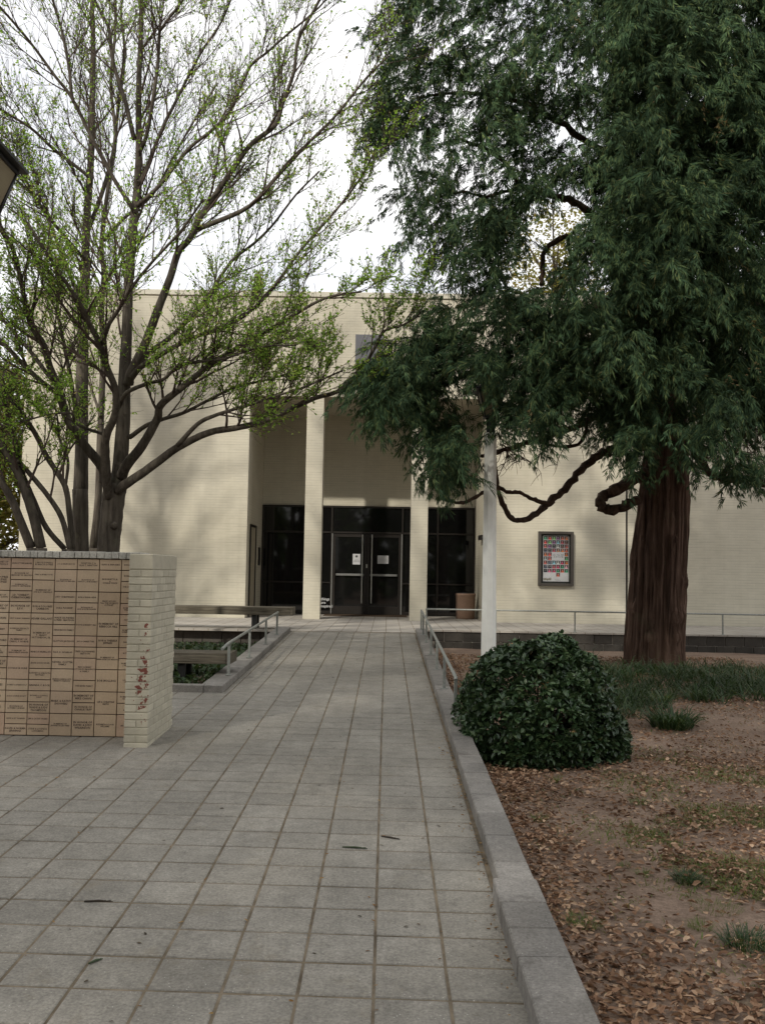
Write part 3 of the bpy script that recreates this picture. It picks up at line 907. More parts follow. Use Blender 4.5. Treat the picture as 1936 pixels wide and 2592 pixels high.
def brick(w, d, h, x, y, z, jit=0.0015):
    key = (round(w, 3), round(d, 3), round(h, 3))
    if key not in cache:
        b = MB(); b.box(-w / 2, w / 2, -d / 2, d / 2, 0, h, 0, 0.004); cache[key] = b.mesh('brick', m_pier)
    o = obj('brick', cache[key], pier_o, Vector((x + rnd.uniform(-jit, jit), y + rnd.uniform(-jit, jit), z)) - MO)
    o.rotation_euler = (0, rnd.uniform(-.004, .004), rnd.uniform(-.004, .004))
for k in range(NC):
    z = zb0 + k * ch
    if k % 2 == 0:                                     # one stretcher across the front, stretchers down the side
        brick(PX1 - PX0, 0.098, bh, (PX0 + PX1) / 2, PY0 + 0.049, z)
        yy = PY0 + 0.106
    else:                                              # two headers across the front
        brick(0.0985, 0.194, bh, PX0 + 0.04925, PY0 + 0.097, z)
        brick(0.0985, 0.194, bh, PX1 - 0.04925, PY0 + 0.097, z)
        yy = PY0 + 0.202
    while yy < PY1 - 0.05:
        d = min(0.194, PY1 - yy)
        brick(0.09, d, bh, PX1 - 0.045, yy + d / 2, z)
        yy += d + 0.009
capm = MB(); capm.box(PX0, PX1, PY0 - 0.002, PY1, zb0 + NC * ch, ZW, 0, 0.006); capm.v = [tuple(Vector(v) - MO) for v in capm.v]
capm.build('pier_cap', m_pier, mw)
# backing wall, rowlock coping
YP = 8.70
XW0 = -6.3
bw = MB(); bw.box(XW0, PX0 - 0.001, YP + 0.02, YP + 0.30, 0.15, 1.885); bw.v = [tuple(Vector(v) - MO) for v in bw.v]
bw.build('backing', simple('backing_dark', (0.075, 0.047, 0.034), 0.9), mw)
cz0, cz1 = 1.887, 1.948
rowl = MB(); rowl.box(-0.0315, 0.0315, -0.17, 0.17, 0, cz1 - cz0, 0, 0.004)
m_cope = concrete_mat('rowlock_grey', (0.40, 0.385, 0.34), (0.48, 0.46, 0.41), 0.1, 0.10)
rme = rowl.mesh('coping_brick', m_cope)
x = PX0 - 0.034
while x > XW0:
    o = obj('coping_brick', rme, mw, Vector((x, YP + 0.15, cz0 + rnd.uniform(-.001, .002))) - MO); o.rotation_euler = (0, rnd.uniform(-.01, .01), rnd.uniform(-.01, .01)); x -= 0.0677
# engraved tiles
def tile_mat():
    m = NT('engraved_tile')
    oi = m.n('ShaderNodeObjectInfo')
    c = m.ramp(oi.outputs['Random'], [(0.0, (0.480, 0.362, 0.250)), (0.35, (0.520, 0.395, 0.275)), (0.7, (0.545, 0.425, 0.300)), (1.0, (0.490, 0.345, 0.250))])
    p = m.pos()
    a = m.noise(60, 5, 0.7, p)
    c = m.mix(0.6, c, m.ramp(a.outputs['Fac'], [(0.3, 0.85), (0.7, 1.12)]), 'MULTIPLY')
    b = m.noise(5, 4, 0.6, p)
    c = m.mix(0.7, c, m.ramp(b.outputs['Fac'], [(0.3, 0.86), (0.7, 1.10)]), 'MULTIPLY')
    m.col(c); m.rough(0.75); m.spec(0.25); m.bump(a.outputs['Fac'], 0.2, 0.002)
    return m.mat
m_tile = tile_mat()
m_engr = simple('engraving', (0.105, 0.075, 0.055), 0.9)
TP, TH, JG = 0.2032, 0.1005, 0.0075
def tmesh(h):
    b = MB(); w = TP - JG; b.box(-w / 2, w / 2, 0, 0.02, -h / 2, h / 2, 0, 0.002); return b.mesh('tile', m_tile)
TM = {1: tmesh(TH - JG), 2: tmesh(2 * TH - JG)}
IM, IH = 'IN MEMORY OF\n', 'IN HONOR OF\n'
cols = {
 0: [(1, IM + 'J.R. RAVAIOLLO'), (2, 'JULIUS DUPREE\nT. R. DUPREE\nA. T. DUPREE'), (1, IM + 'THE LATE T. DAWN'), (1, IM + 'J. SCARBORO'), (1, 'SCOTT DAVIS'), (1, 'A. J. PINECREST'), (1, 'TIMOTHY PARD'), (1, 'DR. C. L.\nPEDERSON'), (1, IM + 'H. M. BERRY'), (1, 'T. HARE'), (1, 'G. CHARLES'), (1, 'A. TYSON'), (1, 'M. SHARPE'), (2, 'J. TURNER')],
 1: [(1, 'ANN & TOM BARNES'), (1, IH + 'GREGORY W. BROWN'), (1, IM + 'SUSAN W. CRITTENDEN'), (1, 'J.D. "CHERRY"\nCHERRYHOLMES'), (1, IH + 'E.F.V.'), (1, 'KENT & MARY SHERMAN'), (1, 'ROBERSON SPECIALTY\nFAMILY'), (1, IM + 'CAROL F. HORNE'), (1, IM + 'MARGUERITE BARNES'), (2, 'DONALD M. KLINE'), (1, 'ROBERT & KAREN HOLT'), (1, 'JACK & CONNIE SHORTT'), (1, IH + 'LUTHER F. SICKLES'), (1, 'LEWIS & KIT WARREN'), (1, 'DAVID & NORMA\nJENNINGS')],
 2: [(1, 'J. BRUCE DUPREE &\nM. MARCUS DUPREE'), (1, 'PERRY & BEVERLY ROSE'), (2, IM + 'JOE & JO CAROLLO'), (1, 'BOB & DOLORES\nCAMERON'), (1, 'ADAM GALLANT'), (2, IM + 'T. GRADY\nHUTCHESON, SR.'), (1, 'MARCUS McMILLAN'), (1, 'JEANE & RON NAGEL'), (1, 'RODNEY & CAROLYN\nPETTWAY'), (1, 'AMANDA C. ROCK'), (1, 'RICHARD O. & ANN E.\nSHAW'), (1, IH + 'WADE & JUDY\nTHOMPSON'), (1, 'JIM & CATHY WARD'), (1, 'STEVE & LUCINDA\nLONGMAN')],
 3: [(1, 'J.C. & HELEN BROCK'), (2, IH + 'ANN PRESTON BRIDGERS'), (1, 'JUDY CHRISTENSEN'), (1, 'D.B.A. FLAGSHIP'), (1, 'WADE SAUNDERS\n& FRED GRAYSON'), (1, 'HENDERSON FAMILY'), (1, 'CLAYTON JACKSON'), (1, 'PAUL D. NORBLAD'), (1, 'NEWELL CLOTTER\nFAMILY'), (2, 'BRENDA LANE & LATE\nMERRITT PARKSON'), (2, 'MARK & KATHY\nSHOWERS'), (2, IM + 'JEANNETTE LEE WEBB')],
 4: [(1, 'NORTON C. &\nLILIA T. NEWTON'), (2, IH + 'NANCY L. BURGHARDT'), (1, 'ROB & SELINA GEHR'), (1, IH + 'JACK & KATIE KANNER'), (2, 'DOUG & MANDY GILL'), (1, 'JAY & CARRIE TYRE'), (1, 'FRED & JOHANNES\nBRITTON'), (2, 'MAC & MARY\nBOYCHUK BRANNON\n& FAMILY'), (1, 'THE REVES FAMILY'), (1, IM + 'MIKE CHAVIS'), (1, IH + 'CHARLIE TRIPP'), (2, IH + 'DAVID & JUDY\nWILKINSON')],
 5: [(1, 'CRAIG & ANN KIRN'), (2, 'JIM BURNETTE, JR.\n&\nCHARLIE WILKIE'), (2, 'BRAD GOULD\n"ALL THE WORLD\'S\nA STAGE"'), (2, IM + 'REBECCA HILL'), (1, 'ROB & THERESA\nJEFFRIES'), (2, IM + 'EMMA BURTON MASON'), (2, 'BOB MOLLING'), (2, 'LEE & CHRISTINE\nSMITH'), (2, 'ELIZABETH & LOUIS\nWILLIAMS')],
 6: [(1, 'BOB & CYNTHIA'), (1, 'ROBERT & ANN'), (1, 'THE COX FAMILY'), (1, 'LINDSEY'), (1, IM + 'WILLIAMSON'), (1, 'PAT & MARY'), (1, IM + 'LORENZ CLARK'), (1, 'DALE & KAY'), (1, 'RUTH CARR'), (1, IM + 'J. MARLOW'), (2, 'LORENZO\nHUNT'), (1, IM + 'GREGORY'), (1, 'RAY\n& TONI'), (2, 'MATTHEWS')],
}
for ci in range(-10, 7):
    src = cols.get(ci)
    xa = -2.432 + (ci - 6) * TP
    if src is None:
        src = [(h, None) for h, _ in cols[(ci * 3 + 30) % 6]]
    z = 1.882
    for h, txt in src:
        zc = z - h * TH / 2
        x_c = xa + TP / 2
        if x_c > PX0 - 0.10: 
            # tiles tucked against the pier are cut
            w = (PX0 - 0.004) - (xa + JG / 2)
            if w < 0.03: z -= h * TH; continue
            b = MB(); b.box(-w / 2, w / 2, 0, 0.02, -(h * TH - JG) / 2, (h * TH - JG) / 2, 0, 0.002); me = b.mesh('tile', m_tile)
            x_c = xa + JG / 2 + w / 2
        else:
            me = TM[h]
        o = obj('tile', me, mw, Vector((x_c, YP + rnd.uniform(-.0008, .0008), zc)) - MO)
        if txt:
            lines = txt.split('\n'); ml = max(len(l) for l in lines)
            size = min(0.026, 0.186 / (ml * 0.60))
            if x_c - xa < TP / 2 - 0.01 and ci == 6: size = min(size, 0.018)
            t_o = obj('lettering', text_mesh(txt, size, m_engr, 'CENTER', 0.95, 0, 1, size * 0.035), o, (0, -0.0006, 0)); t_o.rotation_euler = (R(90), 0, 0)
        z -= h * TH

# ------------------------------------------------------------------ vegetation tools
def catmull(pts, sub=4):
    P = [Vector(p) for p in pts]
    if len(P) < 3:
        return [P[0].lerp(P[-1], k / sub) for k in range(sub + 1)]
    P = [P[0] * 2 - P[1]] + P + [P[-1] * 2 - P[-2]]
    out = []
    for i in range(1, len(P) - 2):
        a, b, c, d = P[i - 1], P[i], P[i + 1], P[i + 2]
        for k in range(sub):
            t = k / sub
            out.append(0.5 * ((2 * b) + (c - a) * t + (2 * a - 5 * b + 4 * c - d) * t * t + (3 * b - a - 3 * c + d) * t ** 3))
    out.append(P[-2])
    return out

def scatter(name, tv, tf, Pos, Rot, Scl, mat, parent=None, smooth=False):
    """one mesh from many copies of a small template; Rot (n,3,3)"""
    tv = np.asarray(tv, float); tf = np.asarray(tf, int)
    n = len(Pos)
    V = np.einsum('nij,vj->nvi', Rot, tv) * Scl[:, None, None] + Pos[:, None, :]
    Fc = tf[None] + (np.arange(n) * len(tv))[:, None, None]
    return obj(name, np_mesh(name, V.reshape(-1, 3), Fc.reshape(-1, tf.shape[1]), mat, smooth), parent)

def frames(fwd, up_hint, roll):
    """rotation matrices whose y axis is fwd, z near up_hint, turned by roll about fwd"""
    y = fwd / np.linalg.norm(fwd, axis=1, keepdims=True)
    x = np.cross(y, up_hint); ln = np.linalg.norm(x, axis=1, keepdims=True)
    x = np.where(ln > 1e-4, x / np.maximum(ln, 1e-4), np.array([[1.0, 0, 0]]))
    z = np.cross(x, y)
    c, s_ = np.cos(roll)[:, None], np.sin(roll)[:, None]
    x2, z2 = x * c + z * s_, -x * s_ + z * c
    return np.stack([x2, y, z2], axis=2)

LEAF_V = [(0, 0, 0), (0.28, 0.35, 0.05), (0.22, 0.72, 0.02), (0, 1.0, -0.08), (-0.22, 0.72, 0.02), (-0.28, 0.35, 0.05), (0, 0.45, -0.04)]
LEAF_F = [(0, 1, 6), (1, 2, 6), (2, 3, 6), (3, 4, 6), (4, 5, 6), (5, 0, 6)]
SLEAF_V = [(0, 0, 0), (0.36, 0.45, 0.06), (0, 1.0, 0), (-0.36, 0.45, 0.06)]
SLEAF_F = [(0, 1, 2), (0, 2, 3)]

# ------------------------------------------------------------------ spring trees on the left
m_bark = bark_mat('grey_bark', (0.050, 0.041, 0.033), (0.135, 0.115, 0.092), (0.13, 0.125, 0.085))
m_twig = simple('twig_bark', (0.085, 0.062, 0.052), 0.9, 0, 0.25, 6, 0.1)
m_spring = leaf_mat('spring_leaves', [(0.0, (0.17, 0.30, 0.045)), (0.5, (0.27, 0.43, 0.075)), (0.85, (0.38, 0.50, 0.12)), (1.0, (0.40, 0.33, 0.16))], 0.55, 0.55, 0.3, (1.3, 1.35, 0.9))

class Tree:
    def __init__(s, name, label, cat, base, seed, group=None):
        s.root = thing(name, label, cat, base, group)
        s.base = Vector(base); s.limb, s.twig = MB(), MB(); s.lp, s.ld = [], []; s.r = random.Random(seed)
    def limb_path(s, pts, rad, n=9):
        s.limb.tube([p - s.base for p in pts], rad, n, 0, True, 0.05)
    def twigs(s, p, d, L, r, lev, leafy):
        q = s.r
        nseg = 5 if lev < 3 else 3
        pts, dirs = [p], []
        d = d.normalized()
        for k in range(nseg):
            d = (d + Vector((q.gauss(0, .12), q.gauss(0, .12), q.gauss(0.065, .10)))).normalized()
            pts.append(pts[-1] + d * (L / nseg)); dirs.append(d)
        rad = [max(0.0026, r * (1 - 0.75 * k / nseg)) for k in range(nseg + 1)]
        tgt = s.twig
        tgt.tube([x - s.base for x in pts], rad, 5 if lev == 1 else 3, 0, False)
        if lev < 3:
            cnt = {1: q.randint(7, 10), 2: q.randint(5, 7)}[lev]
            for c in range(cnt):
                t = q.uniform(0.15, 1.0) * nseg; i = min(nseg - 1, int(t))
                pp = pts[i].lerp(pts[i + 1], t - i)
                ax = Vector((q.gauss(0, 1), q.gauss(0, 1), q.gauss(0, 1)))
                side = dirs[i].cross(ax).normalized()
                nd = (dirs[i] * q.uniform(0.8, 1.2) + side * q.uniform(0.42, 0.85) + Vector((0, 0, 0.18))).normalized()
                s.twigs(pp, nd, L * q.uniform(0.40, 0.64), rad[i] * 0.55, lev + 1, leafy)
        if lev >= 2:
            nl = int(leafy * (3.0 if lev == 2 else 4.2) + q.random())
            for c in range(nl):
                t = q.uniform(0.1, 1.0) * nseg; i = min(nseg - 1, int(t))
                pp = pts[i].lerp(pts[i + 1], t - i)
                s.lp.append(pp - s.base)
                s.ld.append(dirs[i] * 0.6 + Vector((q.gauss(0, .7), q.gauss(0, .7), q.gauss(-0.1, .55))))
    def spawn(s, pts, rad, cnt, L0, t0=0.25, leafy=1.0):
        q = s.r
        n = len(pts) - 1
        for c in range(cnt):
            t = (t0 + (1 - t0) * ((c + q.random()) / cnt)) * n; i = min(n - 1, int(t))
            p = pts[i].lerp(pts[i + 1], t - i)
            d = (pts[i + 1] - pts[i]).normalized()
            ax = Vector((q.gauss(0, 1), q.gauss(0, 1), q.gauss(0, 1)))
            side = d.cross(ax).normalized()
            nd = d * q.uniform(0.8, 1.2) + side * q.uniform(0.5, 1.0) + Vector((0, 0, 0.22))
            tt = t / n
            s.twigs(p, nd, L0 * q.uniform(0.6, 1.15) * (1 - 0.45 * tt), min(rad[i] * 0.5, 0.022), 1, leafy(p) if callable(leafy) else leafy)
    def finish(s, leaf_size, bark=None, leafm=None):
        s.limb.build('trunk', bark or m_bark, s.root)
        if s.twig.v: s.twig.build('branches', m_twig, s.root)
        if s.lp:
            n = len(s.lp)
            P = np.array([tuple(v) for v in s.lp]); D = np.array([tuple(v) for v in s.ld]) + 1e-4
            Rm = frames(D, np.tile([0, 0, 1.0], (n, 1)), nrng.uniform(-0.9, 0.9, n))
            scatter('crown', SLEAF_V, SLEAF_F, P, Rm, nrng.uniform(0.6, 1.25, n) * leaf_size, leafm or m_spring, s.root)

def leafy_fn(p):
    # fuller new foliage low in the crown, bare twigs higher up
    return 0.34 + 0.62 * (1 - sm(5.0, 9.0, p.z))

def trace(tr, pts, Y0, Y1, w0, w1, kids, L0, t0=0.25, leafy=leafy_fn, sub=4, n=9):
    """pts: photo positions of one limb; depth runs from Y0 to Y1; widths in photo pixels"""
    k = len(pts)
    P = [at(x, y, Y0 + (Y1 - Y0) * i / (k - 1)) for i, (x, y) in enumerate(pts)]
    P = catmull(P, sub)
    m = len(P)
    rad = [max(0.006, 0.92 * (w0 + (w1 - w0) * (i / (m - 1)) ** 0.8) * 1.1719 / FPX * P[i].y / 2) for i in range(m)]
    tr.limb_path(P, rad, n)
    if kids: tr.spawn(P, rad, kids, L0, t0, leafy)
    return P, rad

gz = 0.27
A = Tree('tree', 'spring tree with low forking dark trunk, long limbs reaching over the portal', 'tree', at(235, 1189, 14.0).xy.to_3d() + Vector((0, 0, gz)), 101, 'budding trees behind the memorial wall')
b = A.base.copy(); b.z = gz - 0.1
p0 = at(235, 1189, 14.0)
tp = [b + Vector((0, 0, 0)), b + Vector((0.0, 0, 0.9)), p0, at(240, 1130, 14), at(246, 1075, 14), at(252, 1045, 14)]
tp = catmull(tp, 4)
A.limb_path(tp, [0.215 - 0.05 * min(1, i / 8) for i in range(len(tp))], 14)
A.limb.lathe([(0.02, -0.06), (0.06, -0.03), (0.065, 0.02), (0.03, 0.06)], tuple(at(247, 1135, 13.86) - A.base), 10)
trace(A, [(250, 1060), (258, 1021), (267, 913), (269, 822), (274, 726), (279, 597), (290, 480), (300, 350), (300, 200), (305, 50), (308, -160)], 14, 14.6, 42, 8, 16, 2.2, 0.35)
trace(A, [(238, 1075), (231, 1040), (228, 985), (230, 941), (249, 895), (249, 840), (225, 778), (214, 739), (191, 695), (181, 669), (152, 623), (110, 560), (60, 480)], 13.9, 11.8, 26, 7, 13, 1.6, 0.35)
trace(A, [(225, 741), (230, 711), (258, 667), (284, 623), (330, 565), (390, 500), (440, 430)], 12.7, 11.4, 12, 5, 9, 1.4)
trace(A, [(226, 938), (192, 927), (163, 913), (155, 893), (108, 895), (54, 909), (0, 920), (-60, 900)], 13.7, 12.4, 8, 3, 7, 0.9)
trace(A, [(262, 1030), (275, 1003), (307, 963), (340, 905), (347, 876), (390, 840), (434, 804), (466, 779), (540, 735), (620, 690), (700, 645), (780, 630)], 14, 12.4, 28, 5, 17, 1.5, 0.3)
trace(A, [(255, 1060), (269, 1048), (315, 1017), (354, 988), (387, 965), (452, 934), (506, 925), (560, 913), (597, 898), (680, 860), (730, 845), (780, 800), (810, 750), (830, 715), (870, 702), (905, 682)], 13.9, 12.6, 25, 4, 17, 1.2, 0.35)
trace(A, [(383, 963), (427, 916), (463, 898), (506, 884), (542, 873), (597, 855), (660, 835), (740, 800)], 13.4, 12.2, 12, 4, 11, 1.1)
trace(A, [(280, 945), (315, 920), (347, 907), (398, 891), (441, 869), (506, 837), (542, 828), (597, 815), (670, 790)], 14.1, 13.4, 12, 4, 11, 1.1)
trace(A, [(256, 880), (275, 848), (318, 829), (354, 819), (383, 793), (416, 782), (484, 775), (560, 750), (640, 745)], 13.9, 12.2, 12, 4, 12, 1.2)
trace(A, [(278, 830), (284, 804), (310, 752), (330, 700), (349, 649), (369, 597), (385, 545), (410, 515), (435, 465), (480, 400), (520, 340), (550, 305), (595, 270), (610, 225), (635, 155), (645, 85), (690, 0), (720, -80)], 14.1, 13.0, 25, 6, 18, 1.7, 0.3)
trace(A, [(425, 495), (465, 480), (540, 445), (600, 380), (665, 310), (725, 250), (790, 170), (840, 120)], 13.7, 12.8, 14, 4, 14, 1.5)
trace(A, [(284, 810), (323, 762), (362, 734), (400, 698), (427, 669), (450, 640), (500, 565), (550, 525), (590, 485), (640, 420), (690, 370)], 14, 15.2, 15, 4, 14, 1.4)
trace(A, [(286, 815), (305, 793), (346, 767), (387, 744), (427, 726), (500, 700), (575, 640), (650, 540), (725, 455), (775, 390), (810, 325)], 14, 12.6, 15, 4, 16, 1.4)
trace(A, [(296, 445), (320, 425), (350, 395), (410, 320), (460, 280), (500, 235), (540, 145), (575, 115), (620, 75), (690, 15), (740, -50)], 14.2, 13.2, 11, 4, 14, 1.5)
trace(A, [(298, 395), (310, 380), (350, 280), (380, 220), (410, 160), (440, 105), (480, 45), (510, -30)], 14.3, 14.8, 11, 4, 12, 1.5)
trace(A, [(302, 330), (320, 280), (340, 150), (345, 75), (350, 60), (395, 0), (430, -60)], 14.3, 13.4, 11, 5, 10, 1.4)
trace(A, [(292, 460), (280, 440), (240, 375), (200, 300), (155, 210), (120, 165), (65, 90), (0, 15), (-60, -40)], 14.2, 13.0, 12, 5, 14, 1.6)
trace(A, [(160, 222), (155, 200), (150, 150), (135, 70), (115, 0), (105, -60)], 13.5, 13.2, 9, 5, 9, 1.3)
trace(A, [(290, 300), (270, 215), (245, 135), (235, 60), (205, 0), (180, -70)], 14.4, 15.2, 12, 6, 10, 1.4)
trace(A, [(228, 1040), (222, 1010), (181, 958), (145, 902), (129, 842), (108, 791), (96, 747), (70, 705), (57, 662), (44, 597), (25, 530), (-10, 470)], 13.9, 12.6, 26, 9, 14, 1.5, 0.35)
trace(A, [(130, 862), (124, 850), (90, 824), (52, 788), (0, 734), (-60, 690)], 13.3, 12.6, 15, 9, 7, 1.2)
trace(A, [(112, 818), (101, 805), (67, 760), (20, 705), (0, 685), (-60, 630)], 13.3, 13.8, 12, 7, 7, 1.3)
A.finish(0.044)

B = Tree('tree', 'straight pale grey trunk standing between the forked tree and the leaning stems', 'tree', at(174, 1189, 15.2).xy.to_3d() + Vector((0, 0, gz)), 202, 'budding trees behind the memorial wall')
bb = B.base.copy(); bb.z = gz - 0.1
tp = catmull([bb, at(174, 1189, 15.2), at(174, 1057, 15.2)], 4)
B.limb_path(tp, [0.17 - 0.047 * min(1, i / 5) for i in range(len(tp))], 12)
trace(B, [(174, 1070), (177, 985), (177, 877), (179, 768), (178, 726), (181, 649), (186, 597), (185, 550), (190, 450), (197, 350), (200, 225), (202, 100), (200, 0), (204, -140)], 15.2, 15.8, 36, 9, 16, 1.9, 0.3)
trace(B, [(196, 400), (190, 380), (120, 325), (65, 275), (0, 235), (-60, 190)], 15.4, 14.4, 10, 5, 11, 1.5)
trace(B, [(185, 560), (165, 540), (115, 480), (90, 445), (50, 380), (10, 330)], 15.4, 14.2, 11, 5, 11, 1.5)
trace(B, [(182, 660), (150, 590), (105, 475), (70, 420), (30, 380), (0, 300)], 15.4, 15.0, 11, 5, 11, 1.5)
trace(B, [(168, 900), (160, 860), (150, 800), (138, 740), (128, 690), (122, 640), (95, 560)], 15.2, 13.9, 13, 6, 11, 1.3)
trace(B, [(190, 500), (220, 420), (245, 330), (255, 240), (270, 120), (262, 20), (280, -60)], 15.6, 16.6, 12, 5, 12, 1.5)
B.finish(0.048)

Dt = Tree('tree', 'slender grey stem just behind the forked tree', 'tree', at(202, 1184, 16.6).xy.to_3d() + Vector((0, 0, gz)), 303, 'budding trees behind the memorial wall')
bb = Dt.base.copy(); bb.z = gz - 0.1
Dt.limb_path([bb, at(202, 1184, 16.6)], [0.16, 0.14], 9)
trace(Dt, [(202, 1186), (213, 1075), (217, 949), (221, 840), (224, 768), (220, 674), (225, 597), (220, 525), (235, 400), (250, 300), (240, 180), (250, 60), (248, -80)], 16.6, 17.2, 19, 6, 14, 1.8, 0.35)
trace(Dt, [(218, 900), (205, 860), (190, 820), (172, 790)], 16.6, 17.4, 8, 4, 4, 1.0)
trace(Dt, [(225, 520), (270, 470), (330, 420), (380, 330), (420, 260), (470, 180)], 16.8, 17.8, 9, 4, 11, 1.6)
Dt.finish(0.048)

Ct = Tree('tree', 'cluster of dark stems leaning left at the photo edge, springing from one base', 'tree', at(100, 1189, 13.4).xy.to_3d() + Vector((0, 0, gz)), 404, 'budding trees behind the memorial wall')
cb = Ct.base.copy(); cb.z = gz - 0.1
def stem(pts, Y0, Y1, w0, w1, kids, L):
    p = at(*pts[0], Y0)
    m_ = cb.lerp(p, 0.55); m_.z = cb.z + (p.z - cb.z) * 0.5
    q = catmull([cb, m_, p], 3)
    rr_ = w0 * 1.1719 / FPX * Y0 / 2
    Ct.limb_path(q, [rr_ * 1.25] * 3 + [rr_] * (len(q) - 3), 9)
    trace(Ct, pts, Y0, Y1, w0, w1, kids, L)
stem([(69, 1184), (47, 1130), (33, 1093), (14, 1057), (-20, 1010), (-70, 960)], 13.4, 13.0, 22, 14, 4, 1.4)
stem([(90, 1184), (72, 1111), (54, 1057), (36, 1014), (11, 974), (-10, 930), (-50, 860)], 13.4, 13.2, 25, 16, 5, 1.5)
trace(Ct, [(42, 1000), (36, 960), (22, 927), (11, 858), (-5, 800)], 13.3, 13.6, 13, 9, 4, 1.2)
stem([(141, 1186), (101, 1140), (76, 1086), (54, 1035), (44, 1010)], 13.6, 13.4, 13, 13, 2, 0.9)
stem([(152, 1187), (134, 1119), (105, 1072), (69, 1028), (40, 996), (0, 960)], 13.5, 13.3, 13, 11, 3, 0.9)
stem([(157, 1187), (152, 1120), (145, 1064), (134, 1036), (101, 985), (80, 942), (54, 902), (22, 858), (0, 819), (-50, 760)], 13.8, 13.8, 15, 10, 8, 1.3)
trace(Ct, [(142, 1050), (148, 1000), (140, 970), (130, 949), (125, 905), (119, 870)], 13.8, 14.1, 8, 4, 4, 0.8)
Ct.finish(0.048)

# ------------------------------------------------------------------ the big cedar on the right
def cedar_bark():
    m = NT('red_cedar_bark')
    p = m.pos()
    sc = m.n('ShaderNodeVectorMath', operation='MULTIPLY'); m.l(p, sc.inputs[0]); sc.inputs[1].default_value = (11, 11, 0.55)
    a = m.noise(1.0, 9, 0.66, sc.outputs[0], 0.7)
    c = m.ramp(a.outputs['Fac'], [(0.34, (0.034, 0.021, 0.015)), (0.50, (0.095, 0.058, 0.042)), (0.66, (0.175, 0.115, 0.086))])
    b = m.noise(1.3, 5, 0.65, p)
    c = m.mix(0.9, c, m.ramp(b.outputs['Fac'], [(0.3, 0.65), (0.7, 1.25)]), 'MULTIPLY')
    d = m.noise(2.3, 6, 0.7, p)
    c = m.mix(m.ramp(d.outputs['Fac'], [(0.58, 0.0), (0.72, 0.5)]), c, (0.095, 0.085, 0.05))
    m.col(c); m.rough(0.95); m.spec(0.1); m.bump(a.outputs['Fac'], 1.0, 0.06)
    return m.mat
m_cbark = cedar_bark()
m_climb = bark_mat('cedar_limb_bark', (0.035, 0.022, 0.016), (0.11, 0.070, 0.048), (0.10, 0.10, 0.07), (9, 9, 9), 0.7)
CX, CY, CZ = 4.50, 16.0, 0.30
cedar = thing('cedar_tree', 'huge evergreen with fluted red-brown trunk and drooping dark green foliage', 'tree', (CX, CY, CZ))
def cedar_trunk():
    mb = MB()
    n, prof = 200, []
    hs = [(-0.25, 0.62), (0.0, 0.575), (0.12, 0.56), (0.35, 0.545), (0.8, 0.53), (1.3, 0.515), (1.8, 0.50), (2.3, 0.49), (2.8, 0.475), (3.2, 0.435), (3.7, 0.40), (4.3, 0.36), (5.2, 0.32), (6.5, 0.28), (8.5, 0.235), (11, 0.17), (14, 0.09), (16.5, 0.03)]
    H = []
    for k in range(len(hs) - 1):
        (z0, r0_), (z1, r1) = hs[k], hs[k + 1]
        st = 6 if z1 < 5 else 4
        for j in range(st): t = j / st; H.append((z0 + (z1 - z0) * t, 0.85 * (r0_ + (r1 - r0_) * t)))
    H.append(hs[-1])
    tr_ = random.Random(9)
    fl = [(tr_.choice((5, 7, 9, 13, 17, 23)), tr_.uniform(0, 6.28), tr_.uniform(-0.25, 0.25), tr_.uniform(0.010, 0.028)) for _ in range(9)]
    knots = [(tr_.uniform(-2.9, -0.3), tr_.uniform(0.4, 3.6), tr_.uniform(0.05, 0.10)) for _ in range(12)]
    from mathutils import noise as mn
    for z, r in H:
        lean = Vector((0.20 * sm(0.3, 4.4, z) + 0.012 * math.sin(z), 0, 0))
        for k in range(n):
            th = 2 * math.pi * k / n
            f = 1.0
            for fr_, ph, tw, am in fl: f += 0.6 * am * (abs(math.sin(fr_ * th / 2 + ph + tw * z)) * 2 - 1.2)
            cx_, cy_ = math.cos(th), math.sin(th)
            # strips of fibrous bark, long and interlaced
            a1 = abs(mn.noise(Vector((cx_ * 9, cy_ * 9, z * 0.55 + 3))))
            a2 = abs(mn.noise(Vector((cx_ * 19, cy_ * 19, z * 0.9 + 7))))
            f += 0.045 - 0.22 * max(0, 0.18 - a1) - 0.14 * max(0, 0.14 - a2) + 0.030 * mn.noise(Vector((cx_ * 30, cy_ * 30, z * 2.2)))
            f += 0.09 * mn.noise(Vector((cx_ * 1.7, cy_ * 1.7, z * 1.3))) + 0.05 * mn.noise(Vector((cx_ * 4, cy_ * 4, z * 3.0)))
            for ka, kz_, ks in knots:
                da = (th - ka + math.pi) % (2 * math.pi) - math.pi
                d2 = (da * r / ks) ** 2 + ((z - kz_) / ks) ** 2
                if d2 < 6: f += 0.16 * math.exp(-d2) - 0.22 * math.exp(-d2 * 9)
            mb.v.append((lean.x + r * f * math.cos(th), r * f * math.sin(th), z))
    m_ = len(H)
    for i in range(m_ - 1):
        for k in range(n):
            k2 = (k + 1) % n
            mb.f.append((i * n + k, i * n + k2, (i + 1) * n + k2, (i + 1) * n + k)); mb.m.append(0); mb.sm.append(True)
    return mb
cedar_trunk().build('trunk', m_cbark, cedar)
CB = Vector((CX, CY, CZ))
